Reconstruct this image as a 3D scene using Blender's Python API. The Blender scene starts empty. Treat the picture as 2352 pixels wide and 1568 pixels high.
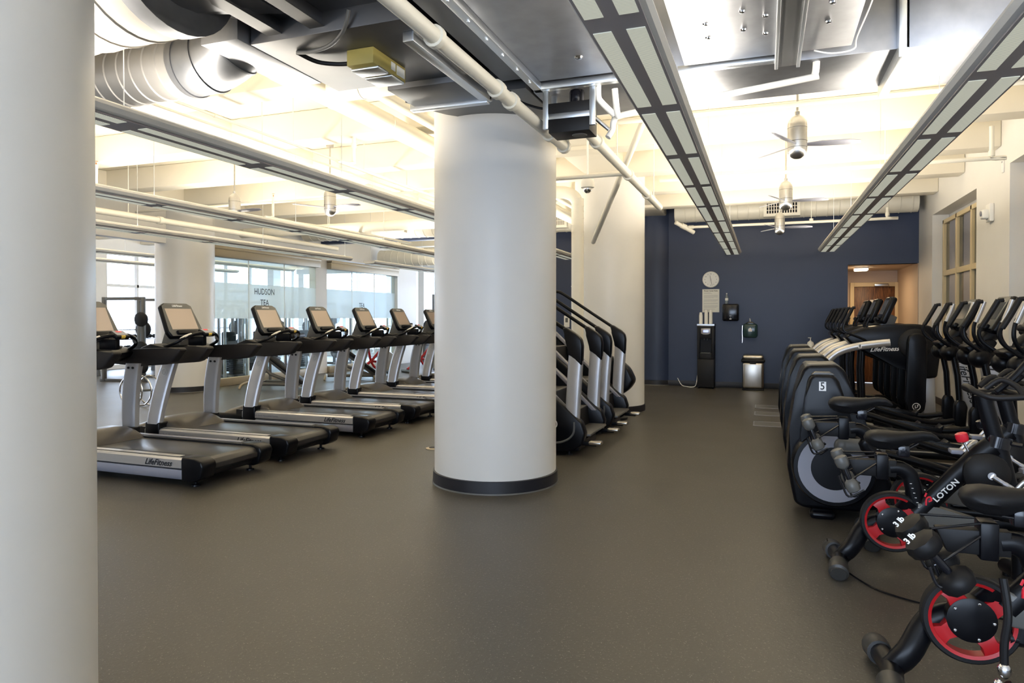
import bpy, bmesh, math, random
from mathutils import Vector, Matrix, Euler
random.seed(7)
PI = math.pi; R = math.radians
SC = bpy.context.scene; COL = SC.collection
# ---------------------------------------------------------------- camera, world, exposure
YAW = R(20.3); FPX = 1568.0; CAMZ = 1.45; HZ = 728.0
cd = bpy.data.cameras.new('camera'); cam = bpy.data.objects.new('camera', cd); COL.objects.link(cam)
cd.sensor_width = 36.0; cd.lens = 36.0*FPX/2352.0
PITCH = R(0.55)
cam.location = (0, 0, CAMZ); cam.rotation_euler = (PI/2-PITCH, 0, YAW)
cd.shift_y = -((784-HZ)-FPX*math.tan(PITCH))/2352.0
cd.clip_start = 0.05; cd.clip_end = 200
SC.camera = cam
SC.view_settings.view_transform = 'Standard'; SC.view_settings.look = 'None'
SC.view_settings.gamma = 1.0; SC.view_settings.use_curve_mapping = False
SC.view_settings.exposure = 0.72
W = bpy.data.worlds.new('sky'); SC.world = W; W.use_nodes = True
bg = W.node_tree.nodes['Background']; bg.inputs[0].default_value = (0.64, 0.78, 1.0, 1); bg.inputs[1].default_value = 5.6

def area(name, loc, rot, sx, sy, power, color):
    l = bpy.data.lights.new(name, 'AREA'); l.shape = 'RECTANGLE'; l.size = sx; l.size_y = sy
    l.energy = power; l.color = color
    o = bpy.data.objects.new(name, l); COL.objects.link(o); o.location = loc; o.rotation_euler = rot
    return o
WARM = (1.0, 0.92, 0.79)
# the windows are portals that let the sky into the rooms
for args in (('portal_rear', (-1.0, -3.98, 1.65), (R(90), 0, 0), 8.0, 2.7), ('portal_side', (-16.98, 14.7, 1.7), (R(90), 0, R(-90)), 18.4, 3.2), ('portal_end', (-9.0, 21.85, 1.7), (R(90), 0, R(180)), 6.0, 3.0)):
    p_ = area(*args, 1.0, (1, 1, 1)); p_.data.cycles.is_portal = True
UP = 11.0

# ---------------------------------------------------------------- picking helpers
Sn, Cn = math.sin(YAW), math.cos(YAW)
def at(px, py, y):                      # where the sight line through a photo point meets the plane at depth y
    t = (px-1176)/FPX; d = y/(Cn+t*Sn)
    return (d*(-Sn+t*Cn), CAMZ-(py-HZ)/FPX*d)
# ---------------------------------------------------------------- materials
MATS = {}
def mat(name, c, rough=0.5, metal=0.0, noise=0.0, nscale=30.0, bump=0.0, bscale=200.0, c2=None, spec=0.5, coat=0.0):
    m = bpy.data.materials.new(name); m.use_nodes = True; nt = m.node_tree; b = nt.nodes['Principled BSDF']
    b.inputs['Base Color'].default_value = (*c, 1); b.inputs['Roughness'].default_value = rough
    b.inputs['Metallic'].default_value = metal; b.inputs['Specular IOR Level'].default_value = spec
    b.inputs['Coat Weight'].default_value = coat
    tc = nt.nodes.new('ShaderNodeTexCoord')
    if noise > 0:
        n = nt.nodes.new('ShaderNodeTexNoise'); n.inputs['Scale'].default_value = nscale; n.inputs['Detail'].default_value = 4
        nt.links.new(tc.outputs['Object'], n.inputs['Vector'])
        mx = nt.nodes.new('ShaderNodeMix'); mx.data_type = 'RGBA'
        k = c2 if c2 else tuple(v*(1-noise) for v in c)
        mx.inputs[6].default_value = (*c, 1); mx.inputs[7].default_value = (*k, 1)
        nt.links.new(n.outputs['Fac'], mx.inputs[0]); nt.links.new(mx.outputs[2], b.inputs['Base Color'])
    if bump > 0:
        n2 = nt.nodes.new('ShaderNodeTexNoise'); n2.inputs['Scale'].default_value = bscale
        nt.links.new(tc.outputs['Object'], n2.inputs['Vector'])
        bp = nt.nodes.new('ShaderNodeBump'); bp.inputs['Strength'].default_value = bump; bp.inputs['Distance'].default_value = 0.002
        nt.links.new(n2.outputs['Fac'], bp.inputs['Height']); nt.links.new(bp.outputs[0], b.inputs['Normal'])
    MATS[name] = m
    return m
def emit(name, c, s):
    m = bpy.data.materials.new(name); m.use_nodes = True; b = m.node_tree.nodes['Principled BSDF']
    b.inputs['Base Color'].default_value = (*c, 1); b.inputs['Emission Color'].default_value = (*c, 1); b.inputs['Emission Strength'].default_value = s
    return m
WHITE = mat('white_paint', (0.78, 0.76, 0.72), 0.45, noise=0.05, nscale=3)
COLM = mat('column_paint', (0.76, 0.74, 0.70), 0.38, noise=0.06, nscale=2.5, bump=0.05, bscale=90)
CREAM = mat('cream_paint', (0.80, 0.74, 0.61), 0.55, noise=0.04, nscale=4)
CREAMP = mat('cream_pipe_paint', (0.78, 0.74, 0.63), 0.45)
BLUE = mat('blue_paint', (0.026, 0.042, 0.096), 0.42, noise=0.12, nscale=2.0)
TAUPE = mat('taupe_paint', (0.52, 0.42, 0.33), 0.6)
BASEB = mat('black_rubber_base', (0.012, 0.012, 0.016), 0.45)
GALV = mat('galvanised_steel', (0.34, 0.35, 0.38), 0.42, 0.9, noise=0.5, nscale=6, spec=.3)
GALVD = mat('dark_sheet_metal', (0.19, 0.19, 0.195), 0.42, 0.95, noise=0.3, nscale=3)
STRUT = mat('zinc_strut', (0.62, 0.65, 0.68), 0.35, 1.0)
DUCTW = mat('pale_duct_metal', (0.50, 0.46, 0.40), 0.5, 0.2, noise=0.15, nscale=6)
DUCTG = mat('dull_duct_metal', (0.36, 0.35, 0.34), 0.48, 0.4, noise=0.35, nscale=5)
FIXM = mat('fixture_grey', (0.74, 0.72, 0.67), 0.38)
FIXB = mat('fixture_underside', (0.34, 0.31, 0.31), 0.5)
NICK = mat('brushed_nickel', (0.55, 0.54, 0.52), 0.32, 1.0, noise=0.15, nscale=40)
SILV = mat('silver_enamel', (0.50, 0.50, 0.52), 0.33, 0.55)
SILVR = mat('silver_rail', (0.58, 0.56, 0.54), 0.3, 0.6)
BLK = mat('black_plastic', (0.004, 0.004, 0.0055), 0.30, noise=0.2, nscale=40, spec=0.22)
DGRY = mat('dark_grey_plastic', (0.035, 0.034, 0.032), 0.42)
BLKM = mat('black_matte', (0.008, 0.0075, 0.008), 0.5, spec=0.3)
BLKG = mat('black_gloss', (0.008, 0.008, 0.011), 0.16)
ARM = mat('black_foam', (0.012, 0.010, 0.010), 0.5, spec=0.35)
HOOD = mat('bronze_hood', (0.10, 0.088, 0.072), 0.32, 0.4)
BELT = mat('tread_belt', (0.045, 0.042, 0.040), 0.33, noise=0.3, nscale=6)
GRY = mat('grey_plastic', (0.11, 0.108, 0.10), 0.4)
GRY2 = mat('mid_grey', (0.26, 0.26, 0.30), 0.4)
SCR = mat('screen_painted_reflection', (0.50, 0.40, 0.33), 0.22, coat=0.5)  # beige base colour paints in the warm room reflection on an off screen
SCRD = mat('dark_screen', (0.08, 0.085, 0.08), 0.15)
RED = mat('red_enamel', (0.42, 0.008, 0.012), 0.35)
REDG = mat('red_knob_plastic', (0.75, 0.02, 0.04), 0.12)
YEL = mat('yellow_key', (0.75, 0.5, 0.08), 0.4)
TXT = mat('white_lettering', (0.85, 0.85, 0.85), 0.5)
TXB = mat('black_lettering', (0.01, 0.01, 0.012), 0.5)
CHR = mat('chrome', (0.75, 0.75, 0.78), 0.12, 1.0)
STEEL = mat('brushed_steel', (0.60, 0.56, 0.50), 0.28, 1.0, noise=0.2, nscale=12)
TAN = mat('tan_window_frame', (0.68, 0.55, 0.33), 0.5)
BRZ = mat('tan_header', (0.42, 0.35, 0.24), 0.45, 0.3)
PVC = mat('white_pvc', (0.85, 0.83, 0.78), 0.4)
COPPER = mat('copper', (0.65, 0.28, 0.14), 0.3, 1.0)
PAPER = mat('paper', (0.80, 0.80, 0.74), 0.6)
CUPM = mat('paper_cup', (0.90, 0.88, 0.82), 0.6)
TRANSL = mat('smoked_green_plastic', (0.02, 0.05, 0.05), 0.12)
YLBL = mat('yellow_label', (0.45, 0.36, 0.10), 0.5)
GLOW = emit('alcove_lamp_glow', (1.0, 0.85, 0.6), 6.0)
EXITM = emit('exit_red', (1.0, 0.12, 0.06), 1.2)
LCD = emit('lcd_blue', (0.25, 0.3, 1.0), 1.5)
def wood():
    m = mat('brown_wood', (0.13, 0.05, 0.018), 0.45); nt = m.node_tree; b = nt.nodes['Principled BSDF']
    tc = nt.nodes.new('ShaderNodeTexCoord'); mp = nt.nodes.new('ShaderNodeMapping'); mp.inputs['Scale'].default_value = (14, 14, 1.2)
    n = nt.nodes.new('ShaderNodeTexNoise'); n.inputs['Scale'].default_value = 3; n.inputs['Detail'].default_value = 6; n.inputs['Distortion'].default_value = 1.5
    r = nt.nodes.new('ShaderNodeValToRGB'); r.color_ramp.elements[0].position = .35; r.color_ramp.elements[0].color = (0.06, 0.02, 0.008, 1)
    r.color_ramp.elements[1].position = .7; r.color_ramp.elements[1].color = (0.23, 0.095, 0.03, 1)
    nt.links.new(tc.outputs['Object'], mp.inputs[0]); nt.links.new(mp.outputs[0], n.inputs['Vector'])
    nt.links.new(n.outputs['Fac'], r.inputs[0]); nt.links.new(r.outputs[0], b.inputs['Base Color']); return m
WOOD = wood()
def floor_mat():
    m = mat('speckled_rubber', (0.05, 0.046, 0.04), 0.4); nt = m.node_tree; b = nt.nodes['Principled BSDF']
    tc = nt.nodes.new('ShaderNodeTexCoord')
    v = nt.nodes.new('ShaderNodeTexVoronoi'); v.inputs['Scale'].default_value = 105
    r = nt.nodes.new('ShaderNodeValToRGB'); e = r.color_ramp.elements
    e[0].position = 0.0; e[0].color = (0.34, 0.32, 0.28, 1); e[1].position = 0.33; e[1].color = (0.070, 0.063, 0.050, 1)
    n = nt.nodes.new('ShaderNodeTexNoise'); n.inputs['Scale'].default_value = 60; n.inputs['Detail'].default_value = 5
    n3 = nt.nodes.new('ShaderNodeTexNoise'); n3.inputs['Scale'].default_value = 0.8
    mx = nt.nodes.new('ShaderNodeMix'); mx.data_type = 'RGBA'; mx.inputs[6].default_value = (0.066, 0.059, 0.047, 1)
    mr = nt.nodes.new('ShaderNodeMapRange'); mr.inputs[1].default_value = .48; mr.inputs[2].default_value = .62
    nt.links.new(tc.outputs['Object'], v.inputs['Vector']); nt.links.new(tc.outputs['Object'], n.inputs['Vector']); nt.links.new(tc.outputs['Object'], n3.inputs['Vector'])
    nt.links.new(v.outputs['Distance'], r.inputs[0]); nt.links.new(n.outputs['Fac'], mr.inputs[0]); nt.links.new(mr.outputs[0], mx.inputs[0])
    nt.links.new(r.outputs[0], mx.inputs[7]); nt.links.new(mx.outputs[2], b.inputs['Base Color'])
    ro = nt.nodes.new('ShaderNodeMapRange'); ro.inputs[3].default_value = .36; ro.inputs[4].default_value = .46
    nt.links.new(n3.outputs['Fac'], ro.inputs[0]); nt.links.new(ro.outputs[0], b.inputs['Roughness'])
    bp = nt.nodes.new('ShaderNodeBump'); bp.inputs['Strength'].default_value = 0.35; bp.inputs['Distance'].default_value = 0.003
    nt.links.new(n.outputs['Fac'], bp.inputs['Height']); nt.links.new(bp.outputs[0], b.inputs['Normal'])
    return m
FLOOR = floor_mat()
def striped(name, c1, c2, scale, axis, rough=0.4, metal=0.0, em=0.0):
    m = mat(name, c1, rough, metal); nt = m.node_tree; b = nt.nodes['Principled BSDF']
    tc = nt.nodes.new('ShaderNodeTexCoord'); w = nt.nodes.new('ShaderNodeTexWave'); w.bands_direction = axis; w.inputs['Scale'].default_value = scale
    mx = nt.nodes.new('ShaderNodeMix'); mx.data_type = 'RGBA'; mx.inputs[6].default_value = (*c1, 1); mx.inputs[7].default_value = (*c2, 1)
    nt.links.new(tc.outputs['Object'], w.inputs[0]); nt.links.new(w.outputs['Fac'], mx.inputs[0]); nt.links.new(mx.outputs[2], b.inputs['Base Color'])
    if em: nt.links.new(mx.outputs[2], b.inputs['Emission Color']); b.inputs['Emission Strength'].default_value = em
    return m
PERF = striped('perforated_diffuser', (0.62, 0.62, 0.50), (0.36, 0.37, 0.32), 28, 'Y', 0.5, em=0.42)
TREADM = striped('ribbed_step', (0.05, 0.048, 0.044), (0.11, 0.105, 0.095), 20, 'X')
def brick():
    m = mat('red_brick', (0.4, 0.14, 0.09), 0.8); nt = m.node_tree; b = nt.nodes['Principled BSDF']
    tc = nt.nodes.new('ShaderNodeTexCoord'); mp = nt.nodes.new('ShaderNodeMapping'); mp.inputs['Rotation'].default_value = (PI/2, 0, PI/2)
    t = nt.nodes.new('ShaderNodeTexBrick'); t.inputs['Scale'].default_value = 2.2
    t.inputs['Color1'].default_value = (0.48, 0.15, 0.09, 1); t.inputs['Color2'].default_value = (0.38, 0.12, 0.08, 1); t.inputs['Mortar'].default_value = (0.6, 0.52, 0.46, 1)
    nt.links.new(tc.outputs['Object'], mp.inputs[0]); nt.links.new(mp.outputs[0], t.inputs['Vector']); nt.links.new(t.outputs['Color'], b.inputs['Base Color']); return m
BRICK = brick()
def glassm(name, tint, alpha):
    m = bpy.data.materials.new(name); m.use_nodes = True; nt = m.node_tree; nt.nodes.remove(nt.nodes['Principled BSDF'])
    out = nt.nodes['Material Output']; tr = nt.nodes.new('ShaderNodeBsdfTransparent'); tr.inputs[0].default_value = (*tint, 1)
    gl = nt.nodes.new('ShaderNodeBsdfGlossy'); gl.inputs['Roughness'].default_value = 0.02; gl.inputs[0].default_value = (0.9, 0.95, 1, 1)
    fr = nt.nodes.new('ShaderNodeLayerWeight'); fr.inputs[0].default_value = .5
    pw = nt.nodes.new('ShaderNodeMath'); pw.operation = 'POWER'; pw.inputs[1].default_value = 3.5; nt.links.new(fr.outputs['Facing'], pw.inputs[0])
    mu = nt.nodes.new('ShaderNodeMath'); mu.operation = 'MULTIPLY_ADD'; mu.inputs[1].default_value = .5; mu.inputs[2].default_value = .04; nt.links.new(pw.outputs[0], mu.inputs[0])
    mx = nt.nodes.new('ShaderNodeMixShader'); nt.links.new(mu.outputs[0], mx.inputs[0]); nt.links.new(tr.outputs[0], mx.inputs[1]); nt.links.new(gl.outputs[0], mx.inputs[2])
    last = mx
    if alpha > 0:
        df = nt.nodes.new('ShaderNodeBsdfTranslucent'); df.inputs[0].default_value = (0.93, 0.97, 1.0, 1)
        d2 = nt.nodes.new('ShaderNodeBsdfDiffuse'); d2.inputs[0].default_value = (0.86, 0.92, 0.94, 1)
        ma = nt.nodes.new('ShaderNodeMixShader'); ma.inputs[0].default_value = .35; nt.links.new(df.outputs[0], ma.inputs[1]); nt.links.new(d2.outputs[0], ma.inputs[2])
        m2 = nt.nodes.new('ShaderNodeMixShader'); m2.inputs[0].default_value = alpha
        nt.links.new(mx.outputs[0], m2.inputs[1]); nt.links.new(ma.outputs[0], m2.inputs[2]); last = m2
    nt.links.new(last.outputs[0], out.inputs[0]); return m
GLASS = glassm('clear_glass', (0.90, 0.97, 0.97), 0)
FROST = glassm('frosted_glass', (0.92, 0.97, 1.0), 0.86)
PET = glassm('clear_plastic', (0.85, 0.9, 0.9), 0.25)

# ---------------------------------------------------------------- mesh builder
def cr(pts, k=5):                                   # smooth curve through points
    P = [Vector(p) for p in pts]; out = []
    for i in range(len(P)-1):
        a, b, c, d = P[max(i-1, 0)], P[i], P[i+1], P[min(i+2, len(P)-1)]
        for j in range(k):
            t = j/k
            out.append(0.5*((2*b)+(c-a)*t+(2*a-5*b+4*c-d)*t*t+(3*b-a-3*c+d)*t**3))
    out.append(P[-1]); return out
class MB:
    def __init__(s): s.bm = bmesh.new()
    def _bev(s, faces, bev, seg):
        if bev > 0:
            ed = list({e for f in faces for e in f.edges})
            bmesh.ops.bevel(s.bm, geom=ed, offset=bev, segments=seg, affect='EDGES', profile=0.5, clamp_overlap=True)
    def box(s, x0, x1, y0, y1, z0, z1, bev=0, seg=2, M=None):
        v = [s.bm.verts.new(M @ Vector(p) if M else Vector(p)) for p in [(x0,y0,z0),(x1,y0,z0),(x1,y1,z0),(x0,y1,z0),(x0,y0,z1),(x1,y0,z1),(x1,y1,z1),(x0,y1,z1)]]
        f = [s.bm.faces.new([v[i] for i in q]) for q in [(0,3,2,1),(4,5,6,7),(0,1,5,4),(1,2,6,5),(2,3,7,6),(3,0,4,7)]]
        s._bev(f, bev, seg); return s
    def prism(s, pts, y0, y1, bev=0, seg=2, ax='y', M=None):   # outline in x,z swept along y (or in y,z along x; or x,y along z)
        def P(a, b, t):
            p = Vector((a, t, b)) if ax == 'y' else Vector((t, a, b)) if ax == 'x' else Vector((a, b, t))
            return M @ p if M else p
        a = [s.bm.verts.new(P(p[0], p[1], y0)) for p in pts]; b = [s.bm.verts.new(P(p[0], p[1], y1)) for p in pts]; n = len(pts)
        f = [s.bm.faces.new(a), s.bm.faces.new(b[::-1])]+[s.bm.faces.new([a[i], b[i], b[(i+1) % n], a[(i+1) % n]]) for i in range(n)]
        s._bev(f, bev, seg); return s
    def tube(s, pts, r, n=10, smooth=True, k=5, cap=True, sx=1.0, closed=False):
        P = cr(pts, k) if smooth and len(pts) > 2 else [Vector(p) for p in pts]
        m = len(P); rr = r if isinstance(r, (list, tuple)) else [r]*m
        if len(rr) != m: rr = [rr[0]+(rr[-1]-rr[0])*i/(m-1) if len(rr) == 2 else rr[min(len(rr)-1, int(i*len(rr)/m))] for i in range(m)]
        rings = []; prev = None
        for i in range(m):
            t = (P[min(i+1, m-1)]-P[max(i-1, 0)]).normalized()
            if prev is None:
                u = t.orthogonal() if abs(t.y) > .9 else t.cross(Vector((0, 1, 0)))
                u.normalize()
            else: u = (prev-t*prev.dot(t)).normalized()
            prev = u; w = t.cross(u)
            rings.append([s.bm.verts.new(P[i]+u*math.cos(2*PI*j/n)*rr[i]+w*math.sin(2*PI*j/n)*rr[i]*sx) for j in range(n)])
        for i in range(m-1):
            for j in range(n): s.bm.faces.new([rings[i][j], rings[i+1][j], rings[i+1][(j+1) % n], rings[i][(j+1) % n]])
        if cap: s.bm.faces.new(rings[0]); s.bm.faces.new(rings[-1][::-1])
        return s
    def cyl(s, p, q, r, r2=None, n=20): return s.tube([p, q], [r, r if r2 is None else r2], n, smooth=False)
    def lathe(s, prof, c=(0, 0, 0), M=None, n=28):     # profile of (radius, height)
        rings = []
        for (r, z) in prof:
            rr = max(r, 1e-4); ring = []
            for j in range(n):
                p = Vector((rr*math.cos(2*PI*j/n), rr*math.sin(2*PI*j/n), z)); p = M @ p if M else p
                ring.append(s.bm.verts.new(p+Vector(c)))
            rings.append(ring)
        for i in range(len(rings)-1):
            for j in range(n): s.bm.faces.new([rings[i][j], rings[i+1][j], rings[i+1][(j+1) % n], rings[i][(j+1) % n]])
        s.bm.faces.new(rings[0]); s.bm.faces.new(rings[-1][::-1]); return s
    def loft(s, rings):
        V = [[s.bm.verts.new(Vector(p)) for p in r] for r in rings]; n = len(V[0])
        for i in range(len(V)-1):
            for j in range(n): s.bm.faces.new([V[i][j], V[i+1][j], V[i+1][(j+1) % n], V[i][(j+1) % n]])
        s.bm.faces.new(V[0]); s.bm.faces.new(V[-1][::-1]); return s
    def ell(s, c, r, n=18):
        prof = [(math.sin(PI*i/12), -math.cos(PI*i/12)) for i in range(13)]
        M = Matrix.Diagonal((r[0], r[1], r[2], 1)); return s.lathe(prof, c, M, n)
    def build(s, name, m, parent=None, ang=35):
        bmesh.ops.recalc_face_normals(s.bm, faces=s.bm.faces)
        me = bpy.data.meshes.new(name); s.bm.to_mesh(me); s.bm.free()
        for p in me.polygons: p.use_smooth = True
        me.set_sharp_from_angle(angle=R(ang)); me.materials.append(m)
        o = bpy.data.objects.new(name, me); COL.objects.link(o)
        if parent: o.parent = parent
        return o
YROT = Matrix.Rotation(PI/2, 4, 'X')                 # turns a lathe's z axis to -y
XROT = Matrix.Rotation(PI/2, 4, 'Y')
def text(s, size, m, parent, M, name='lettering', shear=0.0, ext=0.0008, bold=0.0, sx=1.0, align='CENTER'):
    c = bpy.data.curves.new(name, 'FONT'); c.body = s; c.size = size; c.extrude = ext; c.shear = shear; c.offset = bold
    c.align_x = align; c.align_y = 'CENTER'; c.resolution_u = 2
    o = bpy.data.objects.new(name, c); COL.objects.link(o)
    bpy.context.view_layer.update()
    me = bpy.data.meshes.new_from_object(o.evaluated_get(bpy.context.evaluated_depsgraph_get()))
    bpy.data.objects.remove(o); bpy.data.curves.remove(c)
    me.transform(M @ Matrix.Diagonal((sx, 1, 1, 1))); me.materials.clear(); me.materials.append(m)
    o = bpy.data.objects.new(name, me); COL.objects.link(o)
    if parent: o.parent = parent
    return o
def face_m(x, y, z, ang=0, tilt=0):     # text plane facing the viewer (-y), turned by ang in its own plane
    return Matrix.Translation((x, y, z)) @ Matrix.Rotation(PI/2, 4, 'X') @ Matrix.Rotation(ang, 4, 'Z')
def thing(name, label, cat, loc=(0, 0, 0), rz=0, group=None):
    o = bpy.data.objects.new(name, None); COL.objects.link(o); o.location = loc; o.rotation_euler = (0, 0, rz); o.empty_display_size = 0.1
    o['label'] = label; o['category'] = cat
    if group: o['group'] = group
    return o
def tag(o, label, cat, group=None):
    o['label'] = label; o['category'] = cat
    if group: o['group'] = group
    return o
def st(o): o['kind'] = 'structure'; return o
def dup(o, loc=None, parent=None, label=None):
    c = o.copy(); COL.objects.link(c)
    if parent: c.parent = parent
    if loc is not None: c.location = loc
    if label: c['label'] = label
    for ch in o.children: dup(ch, parent=c)
    return c
def emblem(mb_parent, x, y, z, r, m):                 # ringed badge facing -y
    t = MB()
    prof = [(r, 0), (r, .003), (r*.84, .003), (r*.84, 0)]
    n = 28; V = [[t.bm.verts.new(Vector((x+q*math.cos(2*PI*j/n), y-h, z+q*math.sin(2*PI*j/n)))) for j in range(n)] for (q, h) in prof]
    for i in range(4):
        for j in range(n): t.bm.faces.new([V[i][j], V[(i+1) % 4][j], V[(i+1) % 4][(j+1) % n], V[i][(j+1) % n]])
    e = t.build('emblem', m, mb_parent)
    text('LF', r*1.05, m, e, face_m(x, y-.002, z, R(18)), 'emblem_letters', shear=.3, bold=.001)
    return e

# ================================================================ STRUCTURE
XW, YB = 2.73, 14.77                                  # right wall, blue back wall
ZC = 3.9                                              # ceiling
floor = st(MB().box(-22, 3.2, -4.2, 24, -0.1, 0).build('floor', FLOOR))
st(MB().box(-22, 3.2, -4.2, 24, ZC, ZC+.15).build('ceiling', CREAM))
# right wall with a deep window recess and a nearer recess
b = MB()
b.box(XW, XW+.25, -4.0, 7.9, 0, ZC); b.box(XW, XW+.25, 9.68, 11.04, 0, ZC); b.box(XW, XW+.25, 13.68, 17.2, 0, ZC)
b.box(XW, XW+.25, 11.04, 13.68, 3.22, ZC); b.box(XW, XW+.25, 11.04, 13.68, 0, .9)
b.box(XW, XW+.25, 7.9, 9.68, 3.28, ZC); b.box(XW, XW+.25, 7.9, 9.68, 0, .9)
b.box(XW+.26, XW+.36, 7.8, 13.8, 0, ZC)
st(b.build('wall_right', WHITE))
def grid_window(name, y0, y1, z0, z1, ny, zs, x):
    f = MB(); w = .07
    f.box(x-.05, x+.02, y0, y1, z1-w, z1, .006); f.box(x-.05, x+.02, y0, y1, z0, z0+w, .006)
    for i in range(ny+1):
        yy = y0+(y1-y0-w)*i/ny; f.box(x-.05, x+.02, yy, yy+w, z0, z1, .006)
    for z in zs: f.box(x-.048, x+.02, y0, y1, z-.045, z+.045, .006)
    o = st(f.build(name, TAN)); g = MB(); g.box(x-.005, x+.005, y0+.02, y1-.02, z0+.02, z1-.02); g.build('window_pane', SCRD, o)
    bl = MB(); 
    for i in range(ny):
        yy = y0+(y1-y0)*(i+.18)/ny; bl.box(x-.012, x-.006, yy, yy+(y1-y0)/ny*.45, z0+.05, z1-.05)
    bl.build('window_blind', GRY2, o)
grid_window('window_1', 11.06, 13.66, .92, 3.12, 3, [2.2], XW+.2)
grid_window('window_2', 7.92, 9.66, .92, 3.22, 2, [2.2], XW+.2)
# back wall: blue with the door alcove on its right
b = MB(); b.box(-6.0, 1.52, YB, YB+.2, 0, ZC); b.box(1.52, XW, YB, YB+.2, 2.47, ZC); b.box(-10.7, -6.0, YB, YB+.2, 3.32, ZC)
st(b.build('wall_back', BLUE))
b = MB(); b.box(1.32, 1.52, YB+.2, 17.0, 0, 2.6); b.box(1.52, 1.8, 16.9, 17.1, 0, 2.6); b.box(1.8, 2.73, 16.9, 17.1, 2.2, 2.6); b.box(1.52, XW-.005, YB+.02, 17.0, 2.47, 2.6)
b.box(XW-.012, XW-.002, YB+.01, 16.9, 0, 2.47)
st(b.build('wall_alcove', TAUPE))
b = MB(); b.box(-6.0, 1.52, YB-.02, YB, 0, .11, .004); st(b.build('baseboard_back', BASEB))
b = MB(); b.box(XW-.02, XW, -2, 14.74, 0, .11, .004); st(b.build('baseboard_right', BASEB))
# wooden door
d = MB().box(1.86, 2.66, 16.84, 16.88, 0.01, 2.12, .004).build('door_1', WOOD); st(d)
fr = MB(); fr.box(1.78, 1.86, 16.8, 16.9, 0, 2.21, .004); fr.box(2.66, 2.72, 16.8, 16.9, 0, 2.21, .004); fr.box(1.86, 2.66, 16.8, 16.9, 2.12, 2.21, .004)
fr.build('door_frame', TAN, d)
MB().box(2.25, 2.52, 16.72, 16.80, 2.12, 2.18, .008).build('door_closer', NICK, d)
sg = MB().box(2.18, 2.32, 16.83, 16.838, 1.72, 1.83).build('door_sign', PAPER, d); sg['label'] = 'pale plate on the wooden door'
MB().lathe([(0.02, 0), (.03, .02), (.03, .05), (.01, .07)], (1.93, 16.84, 1.0), YROT).build('door_handle', NICK, d)
# wall behind the camera with windows, left walls
b = MB(); b.box(-22, -5, -4.2, -4, 0, ZC); b.box(3, 3.2, -4.2, -4, 0, ZC); b.box(-5, 3, -4.2, -4, 0, .3); b.box(-5, 3, -4.2, -4, 3.0, ZC)
st(b.build('wall_front', WHITE))
XG = -10.7
b = MB()
b.box(XG-.2, XG, -4, 4.6, 0, ZC); b.box(XG-.2, XG, 4.6, 19.3, 2.98, ZC); b.box(XG-.2, XG, 14.55, 15.02, 0, 2.98); b.box(XG-.3, XG+.1, 18.5, 19.7, 0, ZC)
b.box(XG-.2, XG, 4.6, 9.95, 2.86, 3.0)
st(b.build('wall_left', WHITE))
def column(i, x, y, r=.54, m=None, m2=None):
    o = MB().cyl((x, y, 0), (x, y, ZC), r, n=64).build('column_%d' % i, m or COLM)
    o['kind'] = 'structure'
    k = MB(); k.lathe([(r+.001, 0.0), (r+.016, 0.0), (r+.016, .005), (r+.012, .105), (r+.001, .11)], (x, y, 0), n=64); k.build('column_base', m2 or BASEB, o)
    k = MB(); k.lathe([(r+.001, 0.001), (r+.022, 0.001), (r+.018, .012), (r+.001, .012)], (x, y, 0), n=64); k.build('base_edge', GRY, o)
    return o
column(1, -2.26, 1.10); column(2, -2.25, 5.655); column(3, -2.28, 10.57); column(4, -2.24, 15.2, .54, BLUE); column(5, -10.78, 10.46)
# header beams and glass walls of the next room
def glass_wall(n, y0, y1, nseams, word):
    h = MB(); h.box(XG-.06, XG+.14, y0, y1+.02, 2.70, 2.90, .01); h.box(XG-.03, XG+.16, y0, y1+.03, 2.86, 2.93, .01)
    o = st(h.build('trim_%d' % n, BRZ))
    g = st(MB().box(XG-.02, XG-.008, y0, y1, .16, 2.70).build('window_%d' % n, GLASS))
    MB().box(XG-.006, XG+.0, y0, y1, 1.42, 2.18).build('frosted_band', FROST, g)
    sm = MB()
    for i in range(1, nseams+1):
        yy = y0+(y1-y0)*i/(nseams+1); sm.box(XG-.022, XG+.002, yy-.006, yy+.006, .16, 2.70)
    sm.build('glass_joint', PVC, g)
    MB().box(XG-.08, XG+.08, y0, y1, 0, .16, .01).build('window_sill', BRZ, g)
    yc = (y0+y1)/2
    for k, wd in enumerate(word):
        M = Matrix.Translation((XG+.006, yc-.1, 2.02-k*.25)) @ Matrix.Rotation(PI/2, 4, 'Z') @ Matrix.Rotation(PI/2, 4, 'X')
        text(wd, .20, TXB, g, M, 'window_lettering', sx=.8)
glass_wall(3, 10.95, 14.55, 2, ['HUDSON', 'TEA'])
glass_wall(4, 15.02, 18.5, 2, ['', 'TEA'])
# the next room: outer walls with tall windows, brick building outside
b = MB()
b.box(-17.3, -17.0, -4, 5.5, 0, ZC); b.box(-17.3, -17.0, 5.5, 24, 3.3, ZC); b.box(-17.3, -17.0, 5.5, 24, 0, .12)
b.box(-17.0, -14.2, 9.2, 9.4, 0, 3.0)
for y in (10.2, 13.6, 17.2, 20.8): b.box(-17.29, -17.01, y-.2, y+.2, 0.1, 3.32)
st(b.build('wall_outer', WHITE))
b = MB()
for y in [5.5+i*1.17 for i in range(16)]: b.box(-17.2, -17.1, y-.03, y+.03, .1, 3.3)
b.box(-17.2, -17.1, 5.5, 24, 2.3, 2.38)
st(b.build('window_5', PVC))
b = MB(); b.box(-17, -2.5, 21.9, 22.1, 3.1, ZC); b.box(-17, -10.9, 21.9, 22.1, 0, .3); b.box(-6.2, -5.9, YB+.2, 22, 0, ZC)
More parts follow.
